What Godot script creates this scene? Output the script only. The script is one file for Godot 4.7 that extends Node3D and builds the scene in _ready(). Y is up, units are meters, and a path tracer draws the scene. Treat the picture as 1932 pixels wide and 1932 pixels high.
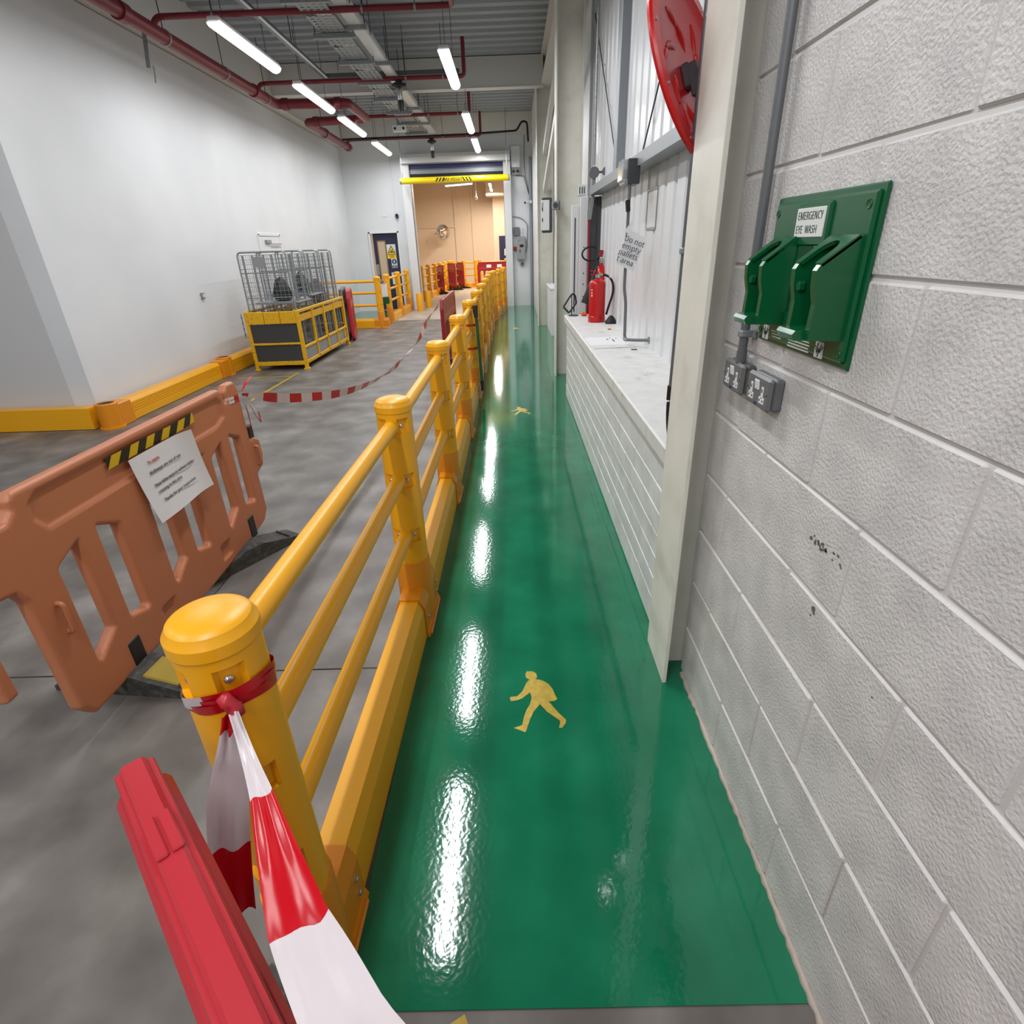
extends Node3D

# ---------------------------------------------------------------- mesh builder
class MB:
	var v := PackedVector3Array()
	var n := PackedVector3Array()
	var uv := PackedVector2Array()
	var ix := PackedInt32Array()

	func vert(p: Vector3, nn: Vector3, t := Vector2.ZERO) -> int:
		v.append(p); n.append(nn); uv.append(t)
		return v.size() - 1

	# triangle whose corners run counter-clockwise seen from outside
	func tri(a: int, b: int, c: int) -> void:
		ix.append(a); ix.append(c); ix.append(b)

	# a flat convex face, turned so that it looks towards out
	func face(pts: Array, out: Vector3, uvs: Array = []) -> void:
		var nn: Vector3 = (pts[1] - pts[0]).cross(pts[2] - pts[0])
		if nn.length_squared() < 1e-18:
			nn = (pts[2] - pts[0]).cross(pts[pts.size() - 1] - pts[0])
		nn = nn.normalized()
		var flip := nn.dot(out) < 0.0
		if flip:
			nn = -nn
		var s := v.size()
		for i in pts.size():
			vert(pts[i], nn, uvs[i] if uvs.size() else Vector2.ZERO)
		for i in range(1, pts.size() - 1):
			if flip:
				tri(s, s + i + 1, s + i)
			else:
				tri(s, s + i, s + i + 1)

	func box(c: Vector3, s: Vector3, bv := 0.0, bas := Basis()) -> void:
		var h := s / 2.0
		bv = minf(bv, minf(h.x, minf(h.y, h.z)) * 0.95)
		for a in 3:
			var b := (a + 1) % 3
			var d := (a + 2) % 3
			for sg in [-1.0, 1.0]:
				var pts := []
				for k in [[-1.0, -1.0], [1.0, -1.0], [1.0, 1.0], [-1.0, 1.0]]:
					var p := Vector3.ZERO
					p[a] = sg * h[a]
					p[b] = k[0] * (h[b] - bv)
					p[d] = k[1] * (h[d] - bv)
					pts.append(c + bas * p)
				var o := Vector3.ZERO
				o[a] = sg
				face(pts, bas * o, [Vector2(0, 1), Vector2(1, 1), Vector2(1, 0), Vector2(0, 0)])
			if bv > 0.0:
				for s1 in [-1.0, 1.0]:
					for s2 in [-1.0, 1.0]:
						var q := []
						for k in [[0, -1.0], [1, -1.0], [1, 1.0], [0, 1.0]]:
							var p := Vector3.ZERO
							p[a] = s1 * (h[a] - (bv if k[0] == 1 else 0.0))
							p[b] = s2 * (h[b] - (0.0 if k[0] == 1 else bv))
							p[d] = k[1] * (h[d] - bv)
							q.append(c + bas * p)
						var o := Vector3.ZERO
						o[a] = s1
						o[b] = s2
						face(q, bas * o)
		if bv > 0.0:
			for sx in [-1.0, 1.0]:
				for sy in [-1.0, 1.0]:
					for sz in [-1.0, 1.0]:
						var sv := Vector3(sx, sy, sz)
						var t := []
						for a in 3:
							var p := sv * (h - Vector3.ONE * bv)
							p[a] = sv[a] * h[a]
							t.append(c + bas * p)
						face(t, bas * sv)

	func tube(path: Array, r, sides := 10, caps := true, flat := 1.0) -> void:
		var m := path.size()
		var tan0: Vector3 = (path[1] - path[0]).normalized()
		var up := Vector3.UP if absf(tan0.y) < 0.9 else Vector3.RIGHT
		var side := tan0.cross(up).normalized()
		var rings := []
		for i in m:
			var t: Vector3
			if i == 0:
				t = path[1] - path[0]
			elif i == m - 1:
				t = path[m - 1] - path[m - 2]
			else:
				t = (path[i + 1] - path[i]).normalized() + (path[i] - path[i - 1]).normalized()
			t = t.normalized()
			side = (side - t * side.dot(t)).normalized()
			var other := side.cross(t).normalized()
			var rr: float = r[i] if r is Array else r
			var ring := []
			for k in sides + 1:
				var an := TAU * k / sides
				var d := side * cos(an) + other * sin(an) * flat
				ring.append(vert(path[i] + d * rr, (side * cos(an) + other * sin(an) / flat).normalized(), Vector2(float(k) / sides, i)))
			rings.append(ring)
		for i in m - 1:
			for k in sides:
				var a: int = rings[i][k]
				var b: int = rings[i][k + 1]
				var c: int = rings[i + 1][k + 1]
				var d: int = rings[i + 1][k]
				var fn := (v[b] - v[a]).cross(v[d] - v[a])
				if fn.dot(n[a] + n[c]) > 0:
					tri(a, b, c); tri(a, c, d)
				else:
					tri(a, c, b); tri(a, d, c)
		if caps:
			for e in [0, m - 1]:
				var pts := []
				for k in sides:
					pts.append(v[rings[e][k]])
				var o: Vector3 = (path[0] - path[1]) if e == 0 else (path[m - 1] - path[m - 2])
				face(pts, o)

	# profile: Vector2(radius, height) going up; smooth where the bend is slight
	func lathe(profile: Array, segs := 24, at := Transform3D(), bend := 0.6) -> void:
		var m := profile.size()
		for i in m - 1:
			var p0: Vector2 = profile[i]
			var p1: Vector2 = profile[i + 1]
			if p0.distance_to(p1) < 1e-6:
				continue
			var d := (p1 - p0).normalized()
			var nn := Vector2(d.y, -d.x)
			var n0 := nn
			var n1 := nn
			if i > 0:
				var e: Vector2 = (p0 - profile[i - 1]).normalized()
				if acos(clampf(e.dot(d), -1, 1)) < bend:
					n0 = (nn + Vector2(e.y, -e.x)).normalized()
			if i < m - 2:
				var e: Vector2 = (profile[i + 2] - p1).normalized()
				if acos(clampf(e.dot(d), -1, 1)) < bend:
					n1 = (nn + Vector2(e.y, -e.x)).normalized()
			var s := v.size()
			for k in segs + 1:
				var an := TAU * k / segs
				var dir := Vector3(cos(an), 0, sin(an))
				vert(at * (dir * p0.x + Vector3.UP * p0.y), (at.basis * (dir * n0.x + Vector3.UP * n0.y)).normalized(), Vector2(float(k) / segs, p0.y))
				vert(at * (dir * p1.x + Vector3.UP * p1.y), (at.basis * (dir * n1.x + Vector3.UP * n1.y)).normalized(), Vector2(float(k) / segs, p1.y))
			for k in segs:
				var a := s + k * 2
				if p0.x > 1e-6:
					tri(a, a + 1, a + 2)
				if p1.x > 1e-6:
					tri(a + 1, a + 3, a + 2)

	# polygon in the xy plane pushed along +z by depth, then placed
	func extrude(poly: PackedVector2Array, depth: float, at := Transform3D(), smooth := false) -> void:
		if Geometry2D.is_polygon_clockwise(poly):
			poly = poly.duplicate()
			poly.reverse()
		var t := Geometry2D.triangulate_polygon(poly)
		for z in [0.0, depth]:
			var nn := (at.basis * Vector3(0, 0, -1.0 if z == 0.0 else 1.0)).normalized()
			var s := v.size()
			for p in poly:
				vert(at * Vector3(p.x, p.y, z), nn, p)
			for i in range(0, t.size(), 3):
				var a := poly[t[i]]
				var ccw := (poly[t[i + 1]] - a).cross(poly[t[i + 2]] - a) > 0
				if ccw == (z > 0.0):
					tri(s + t[i], s + t[i + 1], s + t[i + 2])
				else:
					tri(s + t[i], s + t[i + 2], s + t[i + 1])
		var m := poly.size()
		for i in m:
			var a := poly[i]
			var b := poly[(i + 1) % m]
			var d := (b - a).normalized()
			var na := Vector2(d.y, -d.x)
			var nb := na
			if smooth:
				var dp := (a - poly[(i + m - 1) % m]).normalized()
				var dn := (poly[(i + 2) % m] - b).normalized()
				if dp.dot(d) > 0.7:
					na = (na + Vector2(dp.y, -dp.x)).normalized()
				if dn.dot(d) > 0.7:
					nb = (nb + Vector2(dn.y, -dn.x)).normalized()
			var s := v.size()
			var wa := (at.basis * Vector3(na.x, na.y, 0)).normalized()
			var wb := (at.basis * Vector3(nb.x, nb.y, 0)).normalized()
			vert(at * Vector3(a.x, a.y, 0), wa); vert(at * Vector3(b.x, b.y, 0), wb)
			vert(at * Vector3(b.x, b.y, depth), wb); vert(at * Vector3(a.x, a.y, depth), wa)
			tri(s, s + 1, s + 2); tri(s, s + 2, s + 3)

	# a ribbon of thin film through points, side = half-width vectors, uv.x counts metres along it
	func strip(pts: Array, sides: Array, start := 0.0) -> void:
		var run := start
		var base := v.size()
		for i in pts.size():
			if i > 0:
				run += pts[i].distance_to(pts[i - 1])
			var t: Vector3 = (pts[mini(i + 1, pts.size() - 1)] - pts[maxi(i - 1, 0)])
			var nn: Vector3 = t.cross(sides[i]).normalized()
			vert(pts[i] - sides[i], nn, Vector2(run, 0))
			vert(pts[i] + sides[i], nn, Vector2(run, 1))
		for i in pts.size() - 1:
			var a := base + i * 2
			tri(a, a + 2, a + 1)
			tri(a + 1, a + 2, a + 3)

	func mesh(m: Material) -> ArrayMesh:
		var arr := []
		arr.resize(Mesh.ARRAY_MAX)
		arr[Mesh.ARRAY_VERTEX] = v
		arr[Mesh.ARRAY_NORMAL] = n
		arr[Mesh.ARRAY_TEX_UV] = uv
		arr[Mesh.ARRAY_INDEX] = ix
		var am := ArrayMesh.new()
		am.add_surface_from_arrays(Mesh.PRIMITIVE_TRIANGLES, arr)
		am.surface_set_material(0, m)
		return am

# ---------------------------------------------------------------- scene helpers
var used := {}
var M := {}

func numbered(called: String) -> String:
	if not used.has(called):
		used[called] = 0
		return called
	used[called] += 1
	return "%s_%03d" % [called, used[called]]

func tag(o: Node3D, label: String, category := "", group := "") -> Node3D:
	o.set_meta("label", label)
	if category: o.set_meta("category", category)
	if group: o.set_meta("group", group)
	return o

func thing(called: String, label: String, category: String, at := Vector3.ZERO, turn := 0.0, group := "") -> Node3D:
	var o := Node3D.new()
	o.name = numbered(called)
	add_child(o)
	o.position = at
	o.rotation.y = turn
	tag(o, label, category, group)
	return o

func obj(called: String, mb: MB, m: Material, parent: Node3D = null) -> MeshInstance3D:
	return put(called, mb.mesh(m), parent)

func put(called: String, mesh: Mesh, parent: Node3D = null, at := Vector3.ZERO) -> MeshInstance3D:
	var o := MeshInstance3D.new()
	o.mesh = mesh
	o.position = at
	if parent == null:
		o.name = numbered(called)
		add_child(o)
	else:
		o.name = called
		parent.add_child(o, true)
	return o

func struct(called: String, mb: MB, m: Material, label := "") -> MeshInstance3D:
	var o := obj(called, mb, m)
	o.set_meta("kind", "structure")
	if label: o.set_meta("label", label)
	return o

func shell(called: String, label := "") -> Node3D:
	var o := Node3D.new()
	o.name = numbered(called)
	o.set_meta("kind", "structure")
	if label: o.set_meta("label", label)
	add_child(o)
	return o

func dup(root: Node3D, at: Vector3, turn: float, label: String) -> Node3D:
	var r: Node3D = root.duplicate()
	r.name = numbered(String(root.name))
	add_child(r)
	r.position = at
	r.rotation.y = turn
	r.set_meta("label", label)
	return r

func one_box(c: Vector3, s: Vector3, bv := 0.0, bas := Basis()) -> MB:
	var b := MB.new()
	b.box(c, s, bv, bas)
	return b

func one_tube(path: Array, r, sides := 10, caps := true) -> MB:
	var b := MB.new()
	b.tube(path, r, sides, caps)
	return b

func arc(a: Vector3, b: Vector3, c: Vector3, r: float, k := 5) -> Array:
	# rounds the corner b of a-b-c
	var p := b + (a - b).normalized() * r
	var q := b + (c - b).normalized() * r
	var out := []
	for i in k + 1:
		var t := float(i) / k
		out.append(p * (1 - t) * (1 - t) + b * 2 * t * (1 - t) + q * t * t)
	return out

func bent(pts: Array, r: float, k := 5) -> Array:
	var out := [pts[0]]
	for i in range(1, pts.size() - 1):
		out.append_array(arc(pts[i - 1], pts[i], pts[i + 1], r, k))
	out.append(pts[pts.size() - 1])
	return out

func text(said: String, size: float, m: Material, parent: Node3D, xf: Transform3D, bold := false, called := "lettering") -> MeshInstance3D:
	var t := TextMesh.new()
	t.text = said
	var f := SystemFont.new()
	f.font_names = PackedStringArray(["Droid Sans"])
	if bold: f.font_weight = 700
	t.font = f
	t.font_size = 64
	t.pixel_size = size / 46.0
	t.depth = 0.0006
	t.curve_step = 4.0
	t.material = m
	var o := MeshInstance3D.new()
	o.mesh = t
	o.name = called
	parent.add_child(o, true)
	o.transform = xf
	return o

# basis whose +z looks along n and whose +y is as near up as can be
func facing(n: Vector3, up := Vector3.UP) -> Basis:
	var z := n.normalized()
	var x := up.cross(z).normalized()
	return Basis(x, z.cross(x), z)

# ---------------------------------------------------------------- materials
func noise(sd: int, freq: float, oct := 4, kind := FastNoiseLite.TYPE_SIMPLEX_SMOOTH) -> FastNoiseLite:
	var f := FastNoiseLite.new()
	f.seed = sd
	f.frequency = freq
	f.noise_type = kind
	f.fractal_octaves = oct
	return f

func ntex(sd: int, freq: float, ramp: Array = [], size := 512, oct := 4, kind := FastNoiseLite.TYPE_SIMPLEX_SMOOTH) -> NoiseTexture2D:
	var t := NoiseTexture2D.new()
	t.width = size
	t.height = size
	t.seamless = true
	t.noise = noise(sd, freq, oct, kind)
	if ramp.size():
		var g := Gradient.new()
		var offs := PackedFloat32Array()
		var cols := PackedColorArray()
		for r in ramp:
			offs.append(r[0])
			cols.append(r[1])
		g.offsets = offs
		g.colors = cols
		t.color_ramp = g
	return t

func mat(called: String, c: Color, rough := 0.5, metal := 0.0) -> StandardMaterial3D:
	var m := StandardMaterial3D.new()
	m.resource_name = called
	m.albedo_color = c
	m.roughness = rough
	m.metallic = metal
	M[called] = m
	return m

func world_tex(m: StandardMaterial3D, scale: float, local := false) -> void:
	m.uv1_triplanar = true
	m.uv1_world_triplanar = not local
	m.uv1_scale = Vector3.ONE * scale

func grey(x: float) -> Color:
	return Color(x, x, x)

# ---------------------------------------------------------------- moulded sheets (chapter barriers)
func poly_distance(p: Vector2, poly: PackedVector2Array) -> float:
	var d := 1e9
	var inside := false
	var m := poly.size()
	var j := m - 1
	for i in m:
		var a := poly[i]
		var b := poly[j]
		var e := b - a
		var w := p - a
		var q := w - e * clampf(w.dot(e) / e.length_squared(), 0.0, 1.0)
		d = minf(d, q.length_squared())
		if (a.y > p.y) != (b.y > p.y) and p.x < (b.x - a.x) * (p.y - a.y) / (b.y - a.y) + a.x:
			inside = not inside
		j = i
	return -sqrt(d) if inside else sqrt(d)

# a plate of the outline solid minus holes, edges rounded by rnd; recess polygons thin it from both faces
func moulded(outer: Array, holes: Array, recess: Array, half: float, rnd: float, cell: float, sink := 0.012) -> MB:
	var lo := Vector2(1e9, 1e9)
	var hi := -lo
	for o in outer:
		for p in o:
			lo = lo.min(p)
			hi = hi.max(p)
	lo -= Vector2.ONE * cell * 2
	hi += Vector2.ONE * cell * 2
	var nx := int(ceil((hi.x - lo.x) / cell)) + 1
	var ny := int(ceil((hi.y - lo.y) / cell)) + 1
	var nz := int(ceil((half * 2 + cell * 3) / cell)) + 1
	var z0 := -(nz - 1) * cell / 2.0
	var d2 := PackedFloat32Array()
	var hh := PackedFloat32Array()
	d2.resize(nx * ny)
	hh.resize(nx * ny)
	for j in ny:
		for i in nx:
			var p := lo + Vector2(i, j) * cell
			var d := 1e9
			for o in outer:
				d = minf(d, poly_distance(p, o))
			for o in holes:
				d = maxf(d, -poly_distance(p, o))
			var h := half
			for o in recess:
				var k := clampf(0.5 - poly_distance(p, o) / 0.02, 0.0, 1.0)
				h -= sink * k * k * (3 - 2 * k)
			d2[j * nx + i] = d
			hh[j * nx + i] = h
	var f := PackedFloat32Array()
	f.resize(nx * ny * nz)
	for k in nz:
		var z := absf(z0 + k * cell)
		for c in nx * ny:
			var a := d2[c] + rnd
			var b := z - hh[c] + rnd
			f[k * nx * ny + c] = minf(maxf(a, b), 0.0) + Vector2(maxf(a, 0.0), maxf(b, 0.0)).length() - rnd
	return nets(f, nx, ny, nz, Vector3(lo.x, lo.y, z0), cell)

func nets(f: PackedFloat32Array, nx: int, ny: int, nz: int, at: Vector3, cell: float) -> MB:
	var mb := MB.new()
	var id := PackedInt32Array()
	id.resize(nx * ny * nz)
	id.fill(-1)
	var sl := nx * ny
	var offs := [0, 1, nx, nx + 1, sl, sl + 1, sl + nx, sl + nx + 1]
	for k in nz - 1:
		for j in ny - 1:
			for i in nx - 1:
				var c := k * sl + j * nx + i
				var a0 := f[c]; var a1 := f[c + 1]; var a2 := f[c + nx]; var a3 := f[c + nx + 1]
				var a4 := f[c + sl]; var a5 := f[c + sl + 1]; var a6 := f[c + sl + nx]; var a7 := f[c + sl + nx + 1]
				var mn := minf(minf(minf(a0, a1), minf(a2, a3)), minf(minf(a4, a5), minf(a6, a7)))
				if mn >= 0.0:
					continue
				var mx := maxf(maxf(maxf(a0, a1), maxf(a2, a3)), maxf(maxf(a4, a5), maxf(a6, a7)))
				if mx < 0.0:
					continue
				var g := [a0, a1, a2, a3, a4, a5, a6, a7]
				var sum := Vector3.ZERO
				var cnt := 0
				for e in [[0, 1], [2, 3], [4, 5], [6, 7], [0, 2], [1, 3], [4, 6], [5, 7], [0, 4], [1, 5], [2, 6], [3, 7]]:
					var p: int = e[0]
					var q: int = e[1]
					if (g[p] < 0.0) != (g[q] < 0.0):
						var t: float = g[p] / (g[p] - g[q])
						var P := Vector3(p & 1, (p >> 1) & 1, p >> 2)
						var Q := Vector3(q & 1, (q >> 1) & 1, q >> 2)
						sum += P.lerp(Q, t)
						cnt += 1
				var gr := Vector3(a1 + a3 + a5 + a7 - a0 - a2 - a4 - a6, a2 + a3 + a6 + a7 - a0 - a1 - a4 - a5, a4 + a5 + a6 + a7 - a0 - a1 - a2 - a3)
				id[c] = mb.vert(at + (Vector3(i, j, k) + sum / cnt) * cell, gr.normalized())
	for k in range(1, nz - 1):
		for j in range(1, ny - 1):
			for i in range(1, nx - 1):
				var c := k * sl + j * nx + i
				var s := f[c] < 0.0
				for e in 3:
					var st: int = [1, nx, sl][e]
					if s == (f[c + st] < 0.0):
						continue
					var u: int = [nx, sl, 1][e]
					var w: int = [sl, 1, nx][e]
					var q := [id[c - u - w], id[c - w], id[c], id[c - u]]
					if q.min() < 0:
						continue
					if s:
						mb.tri(q[0], q[1], q[2]); mb.tri(q[0], q[2], q[3])
					else:
						mb.tri(q[0], q[2], q[1]); mb.tri(q[0], q[3], q[2])
	return mb

const LAMP_ENERGY := 4.8
const LAMP_Y := 3.88

func _ready() -> void:
	setup()
	materials()
	setting()
	steelwork()
	lamps()
	pipes()
	barriers()
	left_side()
	near_barriers()
	doorway()
	far_room()
	ledge_things()
	block_wall_things()
	marks()

func setup() -> void:
	var cam := Camera3D.new()
	cam.name = "camera"
	cam.fov = 85.77
	cam.keep_aspect = Camera3D.KEEP_HEIGHT
	cam.near = 0.05
	cam.far = 100.0
	add_child(cam)
	cam.position = Vector3(0, 1.68, 0)
	cam.rotation = Vector3(-0.451956, 0.0130047, -0.0354985)
	cam.current = true
	var we := WorldEnvironment.new()
	we.name = "surroundings"
	var e := Environment.new()
	e.background_mode = Environment.BG_COLOR
	e.background_color = Color(0, 0, 0)
	e.tonemap_mode = Environment.TONE_MAPPER_LINEAR
	e.tonemap_exposure = 1.0
	e.sdfgi_enabled = true
	e.ssao_enabled = true
	e.ssil_enabled = true
	we.environment = e
	add_child(we)

func materials() -> void:
	var m: StandardMaterial3D
	# grey concrete floor: worn, blotched, faintly polished
	m = mat("concrete", Color(1, 1, 1), 0.42)
	m.albedo_texture = ntex(3, 0.006, [[0.0, Color(0.31, 0.29, 0.275)], [0.35, Color(0.385, 0.365, 0.345)], [0.6, Color(0.43, 0.41, 0.39)], [1.0, Color(0.53, 0.51, 0.49)]], 1024, 6)
	world_tex(m, 0.33)
	m.roughness_texture = ntex(4, 0.01, [[0.0, grey(0.35)], [1.0, grey(0.75)]], 512, 4)
	m.roughness = 0.8
	m.heightmap_enabled = true
	m.heightmap_texture = ntex(5, 0.02, [], 512, 5)
	m.heightmap_scale = 0.12
	m = mat("pale_concrete", Color(1, 1, 1), 0.4)
	m.albedo_texture = ntex(8, 0.008, [[0.0, Color(0.60, 0.56, 0.51)], [1.0, Color(0.75, 0.71, 0.66)]], 512, 5)
	world_tex(m, 0.5)
	# green epoxy with an orange-peel roller texture
	m = mat("green_epoxy", Color(1, 1, 1), 0.075)
	m.albedo_texture = ntex(11, 0.012, [[0.0, Color(0.055, 0.395, 0.275)], [0.5, Color(0.07, 0.435, 0.305)], [1.0, Color(0.10, 0.475, 0.34)]], 512, 4)
	world_tex(m, 0.45)
	m.heightmap_enabled = true
	m.heightmap_texture = ntex(12, 0.10, [], 1024, 3)
	m.heightmap_scale = 0.019
	# painted block
	m = mat("painted_block", Color(1, 1, 1), 0.5)
	m.albedo_texture = ntex(21, 0.01, [[0.0, Color(0.76, 0.75, 0.745)], [0.5, Color(0.81, 0.80, 0.79)], [1.0, Color(0.85, 0.84, 0.83)]], 512, 4)
	world_tex(m, 1.1)
	m.heightmap_enabled = true
	m.heightmap_texture = ntex(22, 0.08, [], 1024, 3)
	m.heightmap_scale = 0.17
	m = mat("painted_joint", Color(0.83, 0.82, 0.81), 0.6)
	m = mat("painted_brick", Color(0.86, 0.87, 0.86), 0.5)
	m.albedo_color = Color(1, 1, 1)
	m.albedo_texture = ntex(23, 0.012, [[0.0, Color(0.80, 0.81, 0.80)], [1.0, Color(0.89, 0.89, 0.88)]], 256, 4)
	world_tex(m, 1.3)
	m.heightmap_enabled = true
	m.heightmap_texture = M.painted_block.heightmap_texture
	m.heightmap_scale = 0.08
	m = mat("white_wall", Color(1, 1, 1), 0.42)
	m.albedo_texture = ntex(25, 0.004, [[0.0, Color(0.835, 0.845, 0.855)], [1.0, Color(0.875, 0.885, 0.89)]], 512, 3)
	world_tex(m, 0.25)
	mat("grey_wall", Color(0.78, 0.78, 0.78), 0.5)
	mat("beige_wall", Color(0.87, 0.795, 0.705), 0.55)
	mat("white_steel", Color(0.84, 0.845, 0.85), 0.3)
	mat("cream_steel", Color(1, 1, 1), 0.45)
	M.cream_steel.albedo_texture = ntex(27, 0.01, [[0.0, Color(0.83, 0.815, 0.76)], [0.4, Color(0.88, 0.87, 0.825)], [1.0, Color(0.91, 0.90, 0.86)]], 512, 5)
	world_tex(M.cream_steel, 0.6)
	mat("dark_edge", Color(0.42, 0.38, 0.37), 0.6)
	mat("beam_paint", Color(0.84, 0.83, 0.81), 0.5)
	mat("grey_steel", Color(0.55, 0.57, 0.59), 0.42, 0.25)
	mat("dark_steel", Color(0.27, 0.275, 0.29), 0.45, 0.2)
	m = mat("galvanised", Color(1, 1, 1), 0.42, 0.55)
	m.albedo_texture = ntex(31, 0.05, [[0.0, Color(0.52, 0.54, 0.55)], [1.0, Color(0.68, 0.70, 0.71)]], 256, 3, FastNoiseLite.TYPE_CELLULAR)
	world_tex(m, 3.0, true)
	m = mat("deck_steel", Color(1, 1, 1), 0.55)
	m.albedo_texture = ntex(33, 0.08, [[0.0, Color(0.55, 0.565, 0.585)], [0.7, Color(0.64, 0.655, 0.675)], [1.0, Color(0.74, 0.75, 0.77)]], 512, 3)
	world_tex(m, 1.6)
	mat("conduit_grey", Color(0.42, 0.43, 0.44), 0.4, 0.3)
	mat("pipe_red", Color(0.47, 0.13, 0.175), 0.42)
	mat("bright_steel", Color(0.75, 0.76, 0.77), 0.25, 0.9)
	m = mat("barrier_yellow", Color(0.93, 0.66, 0.06), 0.36)
	m = mat("barrier_amber", Color(0.86, 0.53, 0.05), 0.38)
	mat("orange_plastic", Color(0.70, 0.435, 0.295), 0.42)
	mat("red_plastic", Color(0.70, 0.15, 0.19), 0.34)
	mat("maroon_plastic", Color(0.58, 0.10, 0.15), 0.4)
	m = mat("recycled_rubber", Color(1, 1, 1), 0.75)
	m.albedo_texture = ntex(37, 0.03, [[0.0, Color(0.17, 0.17, 0.16)], [0.6, Color(0.26, 0.255, 0.24)], [1.0, Color(0.42, 0.40, 0.36)]], 256, 5)
	world_tex(m, 2.5)
	mat("black_plastic", Color(0.09, 0.09, 0.095), 0.45)
	mat("black_rubber", Color(0.055, 0.055, 0.06), 0.6)
	mat("grey_board", Color(0.235, 0.23, 0.235), 0.7)
	m = mat("stillage_yellow", Color(1, 1, 1), 0.48)
	m.albedo_texture = ntex(41, 0.05, [[0.0, Color(0.30, 0.24, 0.10)], [0.16, Color(0.50, 0.38, 0.08)], [0.24, Color(0.87, 0.66, 0.02)], [1.0, Color(0.90, 0.70, 0.05)]], 512, 5)
	world_tex(m, 0.9)
	mat("paper", Color(0.87, 0.87, 0.88), 0.75)
	mat("print_black", Color(0.08, 0.08, 0.09), 0.6)
	mat("print_grey", Color(0.33, 0.33, 0.35), 0.7)
	mat("print_red", Color(0.72, 0.30, 0.30), 0.7)
	mat("print_white", Color(0.86, 0.88, 0.86), 0.6)
	mat("sign_yellow", Color(0.93, 0.75, 0.08), 0.5)
	mat("sign_blue", Color(0.10, 0.17, 0.37), 0.5)
	mat("door_blue", Color(0.135, 0.15, 0.28), 0.4)
	mat("tan_wood", Color(0.56, 0.43, 0.31), 0.5)
	mat("pale_glazing", Color(0.78, 0.70, 0.58), 0.3)
	mat("white_plastic", Color(0.87, 0.875, 0.88), 0.35)
	mat("grey_plastic", Color(0.56, 0.57, 0.57), 0.4)
	m = mat("clear_lid", Color(0.86, 0.88, 0.88, 0.35), 0.12)
	m.transparency = BaseMaterial3D.TRANSPARENCY_ALPHA
	mat("socket_grey", Color(0.41, 0.415, 0.42), 0.42, 0.1)
	m = mat("eyewash_green", Color(0.035, 0.34, 0.19), 0.22)
	mat("mirror_glass", Color(0.9, 0.9, 0.9), 0.03, 1.0)
	m = mat("mirror_red", Color(0.80, 0.07, 0.08), 0.3)
	mat("extinguisher_red", Color(0.72, 0.045, 0.06), 0.28)
	mat("bar_yellow", Color(0.95, 0.83, 0.06), 0.35)
	m = mat("floor_yellow", Color(1, 1, 1), 0.4)
	m.albedo_texture = ntex(45, 0.05, [[0.0, Color(0.66, 0.55, 0.10)], [1.0, Color(0.78, 0.67, 0.14)]], 256, 4)
	world_tex(m, 2.0)
	mat("dusty_yellow", Color(0.62, 0.53, 0.18), 0.7)
	mat("curtain_blue", Color(0.16, 0.19, 0.40), 0.45)
	mat("bag_black", Color(0.085, 0.085, 0.10), 0.55)
	mat("bag_mauve", Color(0.34, 0.27, 0.29), 0.8)
	mat("leaf_green", Color(0.03, 0.30, 0.13), 0.45)
	mat("mop_orange", Color(0.85, 0.30, 0.08), 0.6)
	m = mat("ledge_paint", Color(1, 1, 1), 0.5)
	m.albedo_texture = ntex(47, 0.015, [[0.0, Color(0.70, 0.695, 0.67)], [0.25, Color(0.82, 0.82, 0.805)], [1.0, Color(0.87, 0.87, 0.86)]], 512, 5)
	world_tex(m, 0.8)
	mat("ledge_nose", Color(0.70, 0.70, 0.68), 0.55)
	# lamp diffuser: what the eye sees of the fitting
	m = mat("lamp_glow", Color(1, 1, 1), 0.4)
	m.emission_enabled = true
	m.emission = Color(1.0, 1.0, 1.0)
	m.emission_energy_multiplier = 3.0
	# red and white tape, hazard tape: printed films
	var im := Image.create(64, 2, false, Image.FORMAT_RGB8)
	im.fill_rect(Rect2i(0, 0, 32, 2), Color(0.74, 0.03, 0.10))
	im.fill_rect(Rect2i(32, 0, 32, 2), Color(0.83, 0.79, 0.80))
	m = mat("barrier_tape", Color(1, 1, 1), 0.22)
	m.albedo_texture = ImageTexture.create_from_image(im)
	m.cull_mode = BaseMaterial3D.CULL_DISABLED
	m.texture_filter = BaseMaterial3D.TEXTURE_FILTER_NEAREST
	m.backlight_enabled = true
	m.backlight = Color(0.3, 0.3, 0.3)
	m.uv1_scale = Vector3(2.0, 1, 1)
	im = Image.create(64, 64, false, Image.FORMAT_RGB8)
	for y in 64:
		for x in 64:
			im.set_pixel(x, y, Color(0.80, 0.66, 0.05) if posmod(x - y / 3, 64) < 32 else Color(0.07, 0.065, 0.06))
	m = mat("hazard_tape", Color(1, 1, 1), 0.35)
	m.albedo_texture = ImageTexture.create_from_image(im)
	m.cull_mode = BaseMaterial3D.CULL_DISABLED
	m.uv1_scale = Vector3(8.0, 1, 1)

func rand(r: RandomNumberGenerator, a: float) -> float:
	return r.randf_range(-a, a)

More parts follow.
